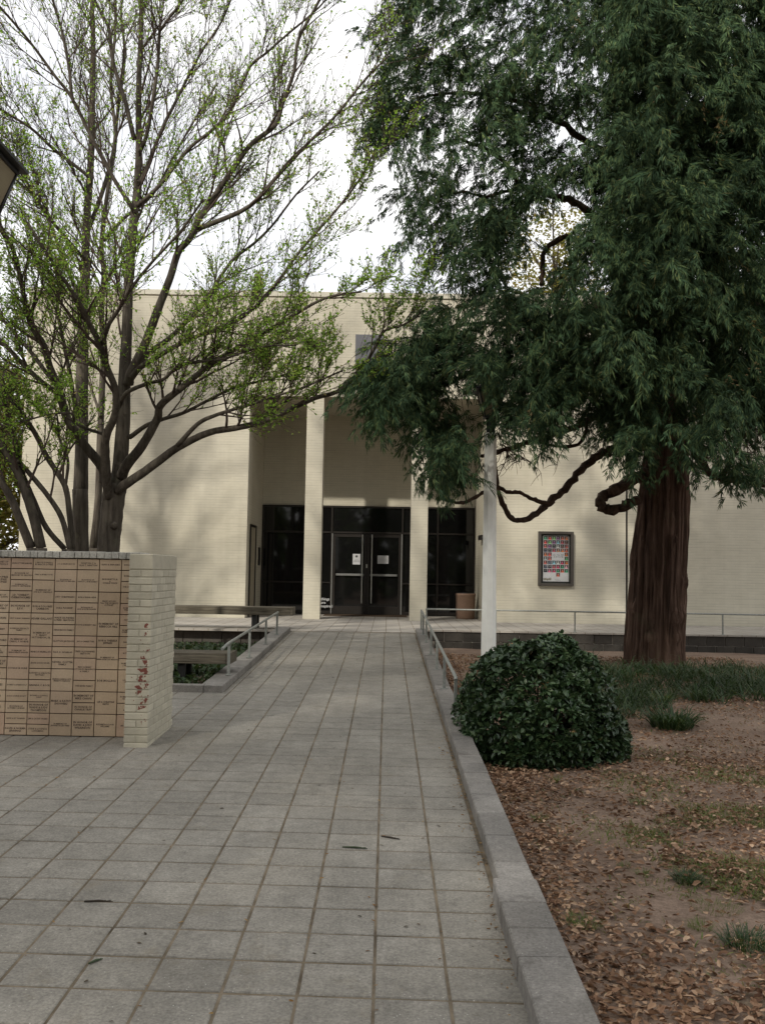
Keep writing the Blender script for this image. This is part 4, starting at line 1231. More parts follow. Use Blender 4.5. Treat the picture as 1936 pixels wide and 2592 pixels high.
def climb(pts, Y0, Y1, w0, w1, name='limb', sub=5):
    k = len(pts)
    P = catmull([at(x, y, Y0 + (Y1 - Y0) * i / (k - 1)) - CB for i, (x, y) in enumerate(pts)], sub)
    m = len(P)
    rad = [max(0.008, (w0 + (w1 - w0) * i / (m - 1)) * 1.1719 / FPX * (Y0 + (Y1 - Y0) * i / (m - 1)) / 2) for i in range(m)]
    jq = random.Random(int(abs(pts[0][0] * 7 + pts[0][1])))
    P = [P[0]] + [p_ + Vector((jq.gauss(0, 1), jq.gauss(0, 1), jq.gauss(0, 1))) * rad[min(i_ + 1, m - 1)] * 0.22 for i_, p_ in enumerate(P[1:-1])] + [P[-1]]
    rad = [r_ * jq.uniform(.86, 1.2) for r_ in rad]
    mb = MB(); mb.tube(P, rad, 9, 0, True, 0.14)
    return mb.build(name, m_climb, cedar)
climb([(1420, 930), (1385, 945), (1340, 962), (1300, 980), (1262, 1010), (1225, 1050), (1190, 1082), (1165, 1103), (1130, 1124), (1100, 1115), (1080, 1075), (1072, 1035), (1068, 990)], 15.9, 13.6, 21, 8)
climb([(1182, 1088), (1150, 1078), (1122, 1064), (1095, 1063), (1068, 1050), (1040, 1066), (1010, 1082), (985, 1086), (955, 1073), (940, 1045), (935, 1020)], 14.6, 13.3, 9, 6)
climb([(1405, 1020), (1372, 1037), (1330, 1055), (1302, 1074), (1298, 1092), (1318, 1103), (1350, 1094), (1378, 1080)], 15.75, 15.6, 27, 20)
climb([(1420, 850), (1350, 870), (1290, 898), (1240, 922), (1190, 940), (1150, 952), (1110, 965), (1070, 978), (1040, 985)], 15.9, 13.4, 17, 8)
climb([(1262, 905), (1265, 930), (1250, 958), (1220, 965), (1180, 960), (1150, 950)], 14.8, 14.1, 9, 5)
climb([(1470, 930), (1495, 945), (1503, 985), (1530, 1020), (1570, 1035), (1610, 1036), (1660, 1052), (1720, 1060)], 15.8, 14.6, 20, 12)
climb([(1560, 1030), (1580, 990), (1600, 950), (1630, 920), (1660, 880)], 15.2, 14.8, 10, 5)
climb([(1410, 700), (1340, 770), (1270, 820), (1190, 830), (1110, 800), (1040, 800), (960, 830), (880, 850), (820, 880)], 15.9, 12.8, 18, 5)
climb([(1410, 600), (1330, 640), (1230, 690), (1120, 700), (1010, 700), (930, 720)], 15.9, 12.9, 16, 5)
climb([(1415, 560), (1320, 505), (1250, 440), (1200, 425), (1130, 402), (1085, 345), (1040, 318), (990, 300)], 15.9, 13.6, 20, 6)
climb([(1330, 560), (1280, 535), (1228, 514), (1200, 522), (1175, 545), (1172, 580), (1168, 615)], 15.2, 14.2, 13, 10, 'broken_limb')
climb([(1225, 515), (1232, 560), (1233, 612)], 14.5, 14.5, 7, 4)
climb([(1130, 405), (1085, 415), (1050, 425), (1000, 415), (950, 425)], 14.2, 13.4, 9, 4)
climb([(1410, 420), (1300, 330), (1200, 260), (1100, 215), (1000, 200), (900, 210)], 15.9, 13.2, 18, 5)
climb([(1410, 300), (1330, 160), (1260, 60), (1200, -20)], 15.9, 13.8, 18, 8)
climb([(1410, 250), (1480, 150), (1560, 60), (1640, 0)], 15.9, 13.8, 16, 8)
climb([(1440, 640), (1520, 620), (1600, 640), (1680, 690)], 15.9, 13.6, 16, 8)
# fine dead twigs hanging near the lamp post
dt = MB(); dq = random.Random(31)
for (x, y) in ((1085, 960), (1095, 985), (1110, 940), (1075, 935), (1230, 960), (1130, 990), (1290, 870), (1330, 880), (1590, 980), (1610, 960), (1630, 1000), (1550, 1010), (1600, 900), (1560, 960), (1640, 930), (1180, 820), (985, 830), (1000, 750), (960, 790), (1590, 560), (1560, 600), (1620, 640), (1540, 500), (1600, 470), (1510, 560)):
    for k in range(4):
        p = at(x, y, dq.uniform(13.4, 14.8)) - CB
        d = Vector((dq.gauss(0, 1), dq.gauss(0, .6), dq.gauss(-.3, .5))).normalized()
        pts = [p]
        for j in range(6):
            d = (d + Vector((dq.gauss(0, .3), dq.gauss(0, .3), dq.gauss(-.08, .3)))).normalized(); pts.append(pts[-1] + d * dq.uniform(.06, .14))
        dt.tube(pts, [0.009 - 0.0011 * j for j in range(7)], 4, 0, False)
        for j in (2, 4):
            e = (d + Vector((dq.gauss(0, .8), dq.gauss(0, .5), dq.gauss(0, .8)))).normalized()
            dt.tube([pts[j], pts[j] + e * .12, pts[j] + e * .22 + Vector((0, 0, -.04))], [.005, .004, .0025], 3, 0, False)
tag(dt.build('dead_twigs', m_climb, cedar), kind='stuff')

# a drooping feathery tuft: a curved axis carrying flat fans of fine tapering branchlets
def spray_template(seed, n=19, per=5):
    q = random.Random(seed)
    V, F_ = [], []
    def strip(p, d, up, L, w, droop):
        o = len(V)
        sd_ = up.cross(d)
        if sd_.length < 1e-3: sd_ = Vector((1, 0, 0))
        sd_.normalize()
        mid = p + d * L * 0.45 + Vector((0, 0, -droop * 0.25)); end = p + d * L + Vector((0, 0, -droop))
        V.extend([tuple(p), tuple(mid + sd_ * w * .5), tuple(end), tuple(mid - sd_ * w * .5)])
        F_.extend([(o, o + 1, o + 2), (o, o + 2, o + 3)])
    for k in range(n):
        t = k / (n - 1)
        p = Vector((0.08 * math.sin(t * 4 + seed) + q.uniform(-.06, .06), t * 0.80 + q.uniform(-.05, .05), -0.36 * t * t + q.uniform(-.06, .06)))
        sgn = 1 if k % 2 else -1
        main = Vector((sgn * q.uniform(.35, .95) * (1 - .5 * t), q.uniform(.55, 1.0), -q.uniform(.05, .55) - .35 * t)).normalized()
        up = Vector((q.gauss(0, .45), q.gauss(0, .45), 1)).normalized()
        side = up.cross(main).normalized()
        Lf = 0.23 * (1 - 0.4 * t) * q.uniform(.7, 1.3)
        for j in range(per):
            an = R((j - (per - 1) / 2) * 15 + q.uniform(-8, 8))
            d = (main * math.cos(an) + side * math.sin(an)).normalized()
            strip(p + main * Lf * .2 * (j % 3), d, up, Lf * q.uniform(.45, 1.0), 0.023, Lf * q.uniform(.1, .45))
    return V, F_
rows = [
 (-90, [(820, 1700)]), (-40, [(835, 1700)]), (5, [(840, 1700)]), (50, [(830, 1700)]), (95, [(828, 1700)]), (140, [(825, 1700)]), (185, [(812, 1700)]), (230, [(800, 1700)]),
 (275, [(790, 1700)]), (315, [(835, 960), (985, 1700)]), (355, [(850, 925), (965, 1190), (1215, 1700)]), (395, [(860, 1010), (1035, 1175), (1300, 1700)]),
 (435, [(870, 900), (950, 1010), (1030, 1165), (1310, 1700)]), (475, [(885, 920), (960, 1000), (1035, 1150), (1300, 1700)]), (515, [(890, 900), (960, 985), (1040, 1110), (1270, 1700)]),
 (555, [(1040, 1100), (1275, 1700)]), (595, [(1035, 1080), (1255, 1700)]), (635, [(955, 1110), (1180, 1700)]), (675, [(925, 1700)]), (715, [(905, 1700)]), (755, [(850, 1700)]),
 (795, [(800, 985), (1015, 1130), (1160, 1700)]), (830, [(790, 960), (1120, 1405), (1480, 1700)]), (865, [(800, 950), (1100, 1250), (1300, 1400), (1495, 1700)]), (900, [(815, 850), (890, 1000), (1080, 1185), (1325, 1400), (1480, 1560), (1610, 1700)]),
 (935, [(890, 1005), (1110, 1150), (1345, 1395), (1485, 1530)]), (965, [(855, 905), (935, 1015), (1355, 1385), (1495, 1520)]), (995, [(865, 905), (940, 1015)]), (1020, [(885, 900), (955, 1000)]), (1000, [(1590, 1680)])]
q = random.Random(77)
NT_ = 5
SP = [[] for _ in range(NT_)]; SD = [[] for _ in range(NT_)]; SS = [[] for _ in range(NT_)]
from mathutils import noise as mnoise
CXT = 1410
for y, ivs in rows:
    for a, b_ in ivs:
        n_cl = max(1, int((b_ - a) / 44 + 0.5))
        a += 22 if a < 1200 else 0
        for k in range(n_cl):
            x = a + (b_ - a) * (k + q.random()) / n_cl if n_cl > 1 else q.uniform(a, b_)
            u = (x - CXT) / 640.0
            half = 4.4 * math.sqrt(max(0.04, 1 - min(1, abs(u)) ** 2))
            layers = [q.uniform(0.45, 0.95)]
            if x > 1150 or q.random() < 0.5: layers += [q.uniform(0.5, 1.0)]
            if x > 1180: layers += [q.uniform(0.0, 0.5)]
            elif q.random() < 0.6: layers += [q.uniform(-0.1, 0.45)]
            if x > 1250 and y < 900: layers += [q.uniform(-0.8, 0.0)]
            if x < 1150 and y > 600: layers = [q.uniform(0.75, 1.1) for _ in layers]
            for ly in layers:
                Y = CY - half * ly
                if x < 1150 and y > 600: Y = q.uniform(11.9, 13.6)
                if 1005 < x < 1110 and y > 770: Y = q.uniform(13.3, 14.2)
                if 1390 < x < 1490 and y > 800: Y = min(Y, 15.0)
                c = at(x, y + q.uniform(-14, 14), Y)
                out = Vector((c.x - CX, c.y - CY, 0)); out.normalize()
                nv = mnoise.noise(c * 0.75) + 0.5 * mnoise.noise(c * 1.9)
                if x > 1480 and nv < -0.22: continue
                if nv < (-0.08 if 300 < y < 640 else -0.16) and x < 1340: continue
                ns = q.randint(7, 10)
                for j in range(ns):
                    p = c + Vector((q.gauss(0, .15), q.gauss(0, .20), q.gauss(0.07, .11)))
                    dirv = out * q.uniform(.5, 1.0) + Vector((q.gauss(0, .45), q.gauss(0, .45), q.uniform(-0.95, .10)))
                    i = q.randrange(NT_)
                    SP[i].append(tuple(p - CB)); SD[i].append(tuple(dirv)); SS[i].append(q.uniform(.45, .78))
# boughs that make the ragged left outline
for x, y in ((800, 285), (822, 262), (850, 300), (885, 318), (868, 415), (890, 440), (912, 470), (945, 478), (900, 380), (935, 398), (965, 440), (985, 400), (960, 515), (898, 505), (1010, 465), (940, 355), (838, 205), (858, 150), (1000, 535), (985, 560), (845, 95), (870, 40), (865, 250), (910, 270), (960, 300), (1000, 345),
             (1040, 520), (1060, 560), (1075, 470), (1100, 500), (1060, 420), (900, 690), (930, 665), (870, 730), (840, 765), (808, 805), (790, 830), (830, 850), (880, 800), (930, 770), (960, 720), (985, 690), (1022, 808), (1050, 800), (1030, 772), (1075, 812), (1005, 780)):
    c = at(x + 14, y, q.uniform(12.3, 14.2) if not (1000 < x < 1080 and y > 765) else q.uniform(12.0, 12.5))
    out = Vector((c.x - CX, c.y - CY, 0)); out.normalize()
    for j in range(q.randint(6, 9)):
        p = c + Vector((q.gauss(0, .15), q.gauss(0, .22), q.gauss(0.06, .11)))
        i = q.randrange(NT_)
        SP[i].append(tuple(p - CB)); SD[i].append(tuple(out * q.uniform(.5, 1.0) + Vector((q.gauss(0, .45), q.gauss(0, .45), q.uniform(-1.0, .05))))); SS[i].append(q.uniform(.42, .70))
m_cedar = leaf_mat('cedar_foliage', [(0.0, (0.028, 0.056, 0.029)), (0.45, (0.047, 0.086, 0.042)), (0.8, (0.080, 0.128, 0.054)), (0.985, (0.13, 0.165, 0.062)), (1.0, (0.16, 0.14, 0.06))], 0.7, 0.0, 0.12, patch=(1.8, 0.62, 1.45))
for i in range(NT_):
    V, F_ = spray_template(3 + i)
    n = len(SP[i]); P = np.array(SP[i]); Dv = np.array(SD[i])
    scatter('foliage', V, F_, P, frames(Dv, np.tile([0, 0, 1.0], (n, 1)), nrng.normal(0, .5, n)), np.array(SS[i]), m_cedar, cedar)
# small tan dead sprays
V, F_ = spray_template(8, 5, 5)
dp = [(1430, 185), (1420, 245), (1555, 250), (1548, 265), (1520, 220), (1345, 385), (1430, 470), (1590, 560), (1595, 510), (1618, 690), (1630, 780), (1250, 30), (1255, 20), (1145, 880), (1390, 400), (1575, 810)]
P = np.array([tuple(at(x + q.uniform(-5, 5), y, q.uniform(11.4, 12.4)) - CB) for x, y in dp for _ in range(2)])
n = len(P)
scatter('dead_foliage', V, F_, P, frames(np.c_[nrng.normal(0, .3, n), nrng.normal(0, .3, n), -np.ones(n)], np.tile([0, 1.0, 0], (n, 1)), nrng.uniform(-2, 2, n)), nrng.uniform(.18, .32, n),
        leaf_mat('dead_cedar', [(0, (0.20, 0.14, 0.06)), (1, (0.34, 0.26, 0.13))], .7, .2), cedar)

# ------------------------------------------------------------------ round shrub
SHX, SHY, SHZ = 1.42, 9.02, 0.05
shrub = thing('shrub', 'dense rounded evergreen shrub with glossy dark leaves beside the right kerb', 'shrub', (SHX, SHY, SHZ))
q = random.Random(55)
def shrub_r(th, z):
    # uneven outline
    k = 1 + 0.09 * math.sin(3 * th + 1.1 + z * 2) + 0.08 * math.sin(6 * th + z * 7) + 0.06 * math.sin(11 * th - z * 9) + 0.05 * math.sin(19 * th + z * 17)
    t = max(0.0, min(1.0, z / (1.16 + 0.10 * math.sin(th * 2 + 0.6) + 0.05 * math.sin(th * 5))))
    return 0.74 * k * (max(0.02, 1 - (abs(t - 0.42) / 0.62) ** 2.4)) ** 0.5
P, Dv, S = [], [], []
blobs = [(-.36, -.12, .60, .36), (-.02, -.16, .72, .37), (.34, .0, .64, .36), (-.10, .26, .68, .38), (.26, .32, .52, .36), (-.28, -.36, .34, .33), (.10, -.40, .36, .35), (.42, -.24, .34, .30), (-.46, .12, .38, .30),
         (.48, .16, .34, .30), (.18, .08, .86, .27), (-.26, .05, .78, .24), (.62, .05, .22, .26), (.58, -.22, .18, .22), (-.52, -.30, .20, .20), (-.05, -.34, .56, .28), (.28, -.24, .56, .28), (-.44, -.22, .30, .26), (.02, -.52, .20, .24), (.30, -.42, .20, .25), (-.26, -.50, .17, .22)]
while len(P) < 3300 * 7:
    bx, by, bz, br = q.choice(blobs)
    v = Vector((q.gauss(0, 1), q.gauss(0, 1), q.gauss(0.1, 1))).normalized()
    c = Vector((bx, by, bz * 1.06)) + v * br * (1 - 0.36 * q.random() ** 1.6 + (0.16 * q.random() if q.random() < .10 else 0))
    if c.z < 0.02 or c.z > 1.2: continue
    if any((c - Vector((x2, y2, z2))).length < r2 * 0.66 for x2, y2, z2, r2 in blobs): continue
    out = v
    for j in range(7):                                   # a whorl of leaves at a shoot tip
        a = j * 0.9 + q.uniform(-.3, .3)
        e1 = out.orthogonal().normalized(); e2 = out.cross(e1)
        d = out * q.uniform(.25, .75) + (e1 * math.cos(a) + e2 * math.sin(a)) * 1.0 + Vector((0, 0, .05))
        P.append(tuple(c + d * 0.01)); Dv.append(tuple(d)); S.append(q.uniform(.042, .074))
n = len(P)
m_shrub = leaf_mat('glossy_shrub_leaf', [(0, (0.024, 0.050, 0.020)), (0.5, (0.040, 0.077, 0.030)), (0.9, (0.068, 0.108, 0.042)), (0.996, (0.085, 0.125, 0.05)), (1.0, (0.45, 0.22, 0.08))], 0.36, 0.0, 0.45)
scatter('foliage', LEAF_V, LEAF_F, np.array(P), frames(np.array(Dv), np.tile([0, 0, 1.0], (n, 1)), nrng.normal(0, .4, n)), np.array(S), m_shrub, shrub)
mb = MB()
for k in range(26):
    th = q.uniform(0, 6.28); z = q.uniform(.3, 1.0); r_ = shrub_r(th, z) * .8
    mb.tube([(0.06 * math.cos(th), 0.06 * math.sin(th), -.03), (r_ * .4 * math.cos(th), r_ * .4 * math.sin(th), z * .5), (r_ * math.cos(th), r_ * math.sin(th), z)], [.016, .012, .005], 5, 0, False)
mb.build('stems', m_climb, shrub)
P = np.array([tuple(at(x, y, Yv) - Vector((SHX, SHY, SHZ))) for x, y, Yv in ((1117, 1500, 9.0), (1108, 1502, 9.0), (1120, 1498, 9.02), (1140, 1590, 8.82), (1150, 1620, 8.8), (1138, 1580, 8.84), (1105, 1415, 9.35), (1160, 1455, 9.1), (1135, 1435, 9.2))])
n = len(P)
scatter('withered_leaves', LEAF_V, LEAF_F, P, frames(np.c_[nrng.normal(0, .6, n), -np.ones(n), nrng.normal(-.4, .4, n)], np.tile([0, 0, 1.0], (n, 1)), nrng.uniform(-1, 1, n)), np.full(n, .10),
        leaf_mat('withered_leaf', [(0, (0.42, 0.20, 0.09)), (1, (0.55, 0.32, 0.16))], .7, .2), shrub)

# ------------------------------------------------------------------ ground cover on the right: leaf litter, grass, tufts
def ground_pts(n, f, seed):
    g_ = random.Random(seed); out = []
    tries = 0
    while len(out) < n and tries < n * 30:
        tries += 1
        x, y = g_.uniform(0.84, 6.5), g_.uniform(2.6, 17.5) if g_.random() < .6 else g_.uniform(2.6, 9)
        if g_.random() < f(x, y): out.append((x, y))
    return out
def litter_density(x, y):
    d = 0.42 + 0.85 * (1 - sm(0.0, 0.7, x - 0.84)) + 0.7 * (1 - sm(3.4, 5.2, y)) + 0.35 * sm(0.05, 0.6, hash_n(x * 2.1 + 3, y * 1.7))
    d *= 0.35 + 0.65 * sm(-0.7, 0.35, hash_n(x * 1.2, y * 1.4 + 2))
    bare = math.exp(-(((x - 1.45) / 0.34) ** 2 + ((y - 6.5) / 0.9) ** 2)) + 0.8 * math.exp(-(((x - 1.6) / 0.25) ** 2 + ((y - 5.2) / 0.45) ** 2))
    return max(0.03, d * (1 - 0.9 * min(1, bare)))
pts = ground_pts(56000, litter_density, 5)
q = random.Random(6)
P, Dv, S = [], [], []
for x, y in pts:
    P.append((x, y, ground_z(x, y) + q.uniform(0.004, 0.03))); a = q.uniform(0, 6.28)
    Dv.append((math.cos(a), math.sin(a), q.gauss(0, .22))); S.append(q.uniform(.020, .058))
n = len(P)
LIT_V = [(0, 0, 0), (0.15, 0.3, 0.05), (0.13, 0.7, 0.07), (0, 1.0, 0.0), (-0.13, 0.7, 0.09), (-0.15, 0.3, 0.06), (0, 0.5, -0.02)]
m_litter = leaf_mat('fallen_leaves', [(0, (0.115, 0.062, 0.038)), (0.4, (0.240, 0.140, 0.085)), (0.75, (0.350, 0.225, 0.142)), (1.0, (0.48, 0.34, 0.23))], .8, 0, .15)
lv = [LIT_V]
for k in range(4):                                      # curled, torn and broken leaves
    w_, cu_ = q.uniform(.7, 1.9), q.uniform(-.25, .35)
    lv.append([(x * w_ * q.uniform(.5, 1.4), min(1.0, y * q.uniform(.8, 1.15)), z + cu_ * (y - .5) ** 2 + abs(x) * q.uniform(0, 1.1) + q.uniform(-.03, .03)) for x, y, z in LIT_V])
P, Dn, S = np.array(P), np.array(Dv), np.array(S)
for k in range(5):
    sl = slice(k, None, 5); n = len(P[sl])
    o = scatter('leaf_litter', lv[k], LEAF_F, P[sl], frames(Dn[sl], np.tile([0, 0, 1.0], (n, 1)), nrng.normal(0, .6, n)), S[sl], m_litter)
    tag(o, 'brown fallen leaves scattered over the bare soil on the right', 'leaf litter', kind='stuff')

BLADE_V = [(-0.018, 0, 0), (0.018, 0, 0), (0.017, 0.35, 0.08), (-0.017, 0.35, 0.08), (0.012, 0.70, 0.02), (-0.012, 0.70, 0.02), (0, 0.95, -0.26)]
BLADE_F = [(0, 1, 2), (0, 2, 3), (3, 2, 4), (3, 4, 5), (5, 4, 6)]
def tuft(name, label, x, y, rad, hgt, nb, mat, cat='grass tuft', group=None, droop=1.5):
    nb = int(nb * 1.7)
    q = random.Random(int(x * 1000 + y * 77))
    z = ground_z(x, y)
    P, Dv, S = [], [], []
    for k in range(nb):
        a, r_ = q.uniform(0, 6.28), rad * 0.55 * math.sqrt(q.random())
        P.append((r_ * math.cos(a), r_ * math.sin(a), 0)); b_ = a + q.gauss(0, .7)
        Dv.append((math.cos(b_) * droop * q.uniform(.2, 1.2), math.sin(b_) * droop * q.uniform(.2, 1.2), 1.0)); S.append(hgt * q.uniform(.6, 1.25))
    n = len(P)
    rt = nrng.normal(0, .3, n)
    o = scatter(name, BLADE_V, BLADE_F, np.array(P), frames(np.array(Dv), np.array([[-d[0], -d[1], 0.5] for d in Dv]), rt), np.array(S), mat)
    o.location = (x, y, z)
    return tag(o, label, cat, group)
m_mondo = leaf_mat('dark_lily_turf', [(0, (0.022, 0.046, 0.018)), (0.6, (0.040, 0.075, 0.028)), (1, (0.075, 0.105, 0.040))], .45, .25)
m_grass = leaf_mat('fresh_grass', [(0, (0.070, 0.115, 0.022)), (0.6, (0.115, 0.165, 0.034)), (1, (0.20, 0.20, 0.07))], .55, .35)
m_dry = leaf_mat('yellowing_grass', [(0, (0.11, 0.105, 0.035)), (0.6, (0.17, 0.155, 0.055)), (1, (0.25, 0.21, 0.10))], .65, .3)
def gp(cx, cy):
    """ground point under a position of the right-hand close-up (886 px of the photo across 1652)"""
    x, y = 1050 + cx * 886 / 1652, 1550 + cy * 1042 / 1943
    x, y = x / 1.1719, y / 1.1719
    Y = 6.0
    for _ in range(40):
        p = at(x, y, Y); Y *= 1 - 0.0
        gzv = ground_z(max(0.85, p.x), Y)
        Y = Y * (H_EYE - gzv) / max(0.05, H_EYE - p.z)
    p = at(x, y, Y)
    return max(0.9, p.x), p.y
for lab, cx, cy, rad, h, nb, mt in (
    ('dark green grass tuft in the middle of the bare soil', 1285, 1275, .12, .11, 150, m_mondo),
    ('dark green grass tuft at the lower right edge of the photo', 1560, 1575, .16, .14, 170, m_mondo),
    ('drooping lily turf clump on the soil right of the shrub', 1210, 545, .34, .30, 260, m_mondo),
    ('fresh green grass tuft among leaves close to the kerb', 800, 1480, .13, .10, 80, m_grass),
    ('small green grass tuft by the kerb below the shrub', 585, 985, .08, .08, 60, m_grass),
    ('single upright grass shoot at the foot of the shrub', 660, 805, .04, .14, 14, m_grass),
    ('bright green weed tuft between shrub and lily turf', 1150, 425, .16, .22, 90, m_grass),
    ('small green weed on bare soil right of the kerb', 985, 1200, .06, .05, 50, m_grass),
    ('little grass tuft beside the small green weed', 1075, 1240, .06, .07, 40, m_grass),
    ('pale grass tuft on soil below the lily turf', 1055, 905, .10, .09, 70, m_grass),
    ('green grass tuft low at the right amid dry leaves', 1350, 1490, .10, .07, 70, m_grass),
    ('flat dark grass patch under a fallen yellow leaf', 1180, 1060, .10, .05, 70, m_mondo),
    ('broad green tuft beyond the dark middle tuft', 1420, 1400, .20, .06, 140, m_grass)):
    x, y = gp(cx, cy); tuft('grass_tuft', lab, x, y, rad * 1.15, h * (.75 if mt != m_mondo or h < .2 else 1), nb, mt)
# lily turf bed round the cedar: one mass
q = random.Random(12)
P, Dv, S = [], [], []
for k in range(760):
    a = q.uniform(-math.pi, 0.4); 
    x, y = q.uniform(2.1, 8.2), q.uniform(10.2, 15.4) + q.gauss(0, .3)
    lo = (12.0 if x > 3.5 else 10.7 + 0.6 * abs(x - 2.2)) + 0.35 * math.sin(x * 2.1) + (0.5 if x > 4.5 else 0)
    if y < lo or (x - CX) ** 2 + (y - CY) ** 2 < 0.5: continue
    z = ground_z(x, y)
    hk = q.uniform(.7, 1.35)
    for j in range(26):
        b_ = q.uniform(0, 6.28); sp_ = q.uniform(.4, 1.7)
        P.append((x + q.gauss(0, .07), y + q.gauss(0, .07), z - .02)); Dv.append((math.cos(b_) * sp_, math.sin(b_) * sp_, 1.0)); S.append(q.uniform(.18, .34) * hk)
n = len(P); Dn = np.array(Dv)
o = scatter('lily_turf', BLADE_V, BLADE_F, np.array(P), frames(Dn, np.c_[-Dn[:, 0], -Dn[:, 1], np.full(n, .5)], nrng.normal(0, .3, n)), np.array(S), m_mondo)
tag(o, 'dark grassy lily turf growing round the cedar trunk', 'ground cover', kind='stuff')
# low ragged grass over the soil on the far right
def grass_density(x, y):
    g1 = math.exp(-(((x - 2.05) / 0.42) ** 2 + ((y - 6.35) / 0.7) ** 2)) + math.exp(-(((x - 2.05) / 0.4) ** 2 + ((y - 5.1) / 0.6) ** 2)) + .5 * math.exp(-(((x - 3.0) / .8) ** 2 + ((y - 6.6) / 1.4) ** 2)) + .35 * math.exp(-(((x - 2.6) / .8) ** 2 + ((y - 8.6) / 1.2) ** 2))
    return (0.03 + g1 * 0.9) * sm(-0.25, 0.4, hash_n(x * 3.1 + 1, y * 2.9))
pts = ground_pts(17000, grass_density, 15)
P = np.array([(x, y, ground_z(x, y)) for x, y in pts]); n = len(P)
Dn = np.c_[nrng.normal(0, 1.5, n), nrng.normal(0, 1.5, n), np.ones(n)]
for nm, sl, mt in (('grass', slice(0, None, 2), m_dry), ('grass', slice(1, None, 2), m_grass)):
    o = scatter(nm, [(x * 3.2, y, z) for x, y, z in BLADE_V], BLADE_F, P[sl], frames(Dn[sl], np.c_[-Dn[sl][:, 0], -Dn[sl][:, 1], np.full(len(P[sl]), .5)], nrng.normal(0, .3, len(P[sl]))), nrng.uniform(.02, .065, len(P[sl])), mt)
    tag(o, 'thin ragged grass on the bare soil at the right', 'grass', kind='stuff')
# green bed left of the ramp, under the bench
q = random.Random(19)
P, Dv, S = [], [], []
for k in range(2600):
    x, y = q.uniform(-4.6, -2.22), q.uniform(11.5, 19.0)
    z = ground_z(x, y)
    for j in range(4):
        b_ = q.uniform(0, 6.28)
        P.append((x + q.gauss(0, .03), y + q.gauss(0, .03), z + q.uniform(0, .16))); Dv.append((math.cos(b_), math.sin(b_), q.uniform(.1, 1.4))); S.append(q.uniform(.04, .10))
n = len(P)
o = scatter('ground_cover', LEAF_V, LEAF_F, np.array(P), frames(np.array(Dv), np.tile([0, 0, 1.0], (n, 1)), nrng.normal(0, .4, n)), np.array(S), leaf_mat('bed_leaves', [(0, (0.022, 0.046, 0.018)), (.6, (0.042, 0.075, 0.026)), (1, (0.075, 0.10, 0.038))], .6, .15))
tag(o, 'low leafy ground cover under the bench left of the ramp', 'ground cover', kind='stuff')

# ------------------------------------------------------------------ debris on the paving
q = random.Random(41)
P, Dv, S = [], [], []
for k in range(520):
    y = q.uniform(3.3, 19) if q.random() < .5 else q.uniform(3.3, 9); x = PXR - abs(q.gauss(0, .045)) - .01
    if q.random() < .45:
        c = q.randrange(-14, 2); x = X0 + c * PIT + q.gauss(0, .012)
        if y > 11.3 and x < PXL: continue
    P.append((x, y, SL * y + .004)); a = q.uniform(0, 6.28); Dv.append((math.cos(a), math.sin(a), q.gauss(0, .15))); S.append(q.uniform(.012, .032))
n = len(P)
o = scatter('catkins', LIT_V, LEAF_F, np.array(P), frames(np.array(Dv), np.tile([0, 0, 1.0], (n, 1)), nrng.normal(0, .4, n)), np.array(S), leaf_mat('fallen_catkins', [(0, (0.16, 0.075, 0.025)), (.6, (0.27, 0.145, 0.05)), (1, (0.36, 0.24, 0.09))], .85, .05))
tag(o, 'orange-brown bits drifted along paving joints and kerb', 'plant litter', kind='stuff')
P, Dv, S = [], [], []
for k in range(170):
    x, y = q.uniform(-4.0, .5), q.uniform(3.2, 16)
    if y > 11.3 and x < PXL: continue
    if y > 8.1 and x < -1.95: continue
    P.append((x, y, SL * y + .003)); a = q.uniform(0, 6.28); Dv.append((math.cos(a), math.sin(a), 0.02)); S.append(q.uniform(.010, .035))
n = len(P)
o = scatter('leaf_scraps', LIT_V, LEAF_F, np.array(P), frames(np.array(Dv), np.tile([0, 0, 1.0], (n, 1)), nrng.normal(0, .3, n)), np.array(S), leaf_mat('scrap_leaves', [(0, (0.05, 0.04, 0.025)), (.6, (0.12, 0.085, 0.05)), (1, (0.33, 0.29, 0.2))], .85, .0))
tag(o, 'tiny dark and pale scraps scattered over the paving', 'plant litter', kind='stuff')
def twig_on(label, cx, cy, L, ang, mat):
    x, y = cx * 1400 / 1652 / 1.1719, (1850 + cy * 742 / 876) / 1.1719
    Yv = 5.0
    for _ in range(30):
        p = at(x, y, Yv); Yv *= (H_EYE - SL * Yv) / (H_EYE - p.z)
    p = at(x, y, Yv)
    mb = MB(); d = Vector((math.cos(ang), math.sin(ang), 0))
    mb.tube([-d * L / 2 + Vector((0, 0, .003)), Vector((0, .006, .004)), d * L / 2 + Vector((0, 0, .002))], [.004, .006, .002], 5)
    for t in (-.2, .1, .3):
        e = Vector((math.cos(ang + .6), math.sin(ang + .6), .05)); mb.tube([d * L * t + Vector((0, 0, .004)), d * L * t + e * L * .16 + Vector((0, 0, .004))], [.0035, .0015], 4)
    o = mb.build('fallen_twig', mat, None, (p.x, p.y, SL * p.y + .003)); tag(o, label, 'twig', 'twigs fallen on the paving')
m_tw = simple('dead_twig', (0.045, 0.034, 0.024), .9); m_tg = simple('green_twig', (0.045, 0.065, 0.028), .8)
twig_on('dark brown fallen twig on the paving nearest the right kerb', 1166, 322, .13, -.5, m_tw)
twig_on('green fallen twig on the paving left of the brown one', 1060, 352, .15, -.15, m_tg)
twig_on('thin green fallen twig at the lower left of the paving', 287, 692, .07, .9, m_tg)
twig_on('slim dark fallen twig on the left part of the paving', 295, 513, .14, .05, m_tw)

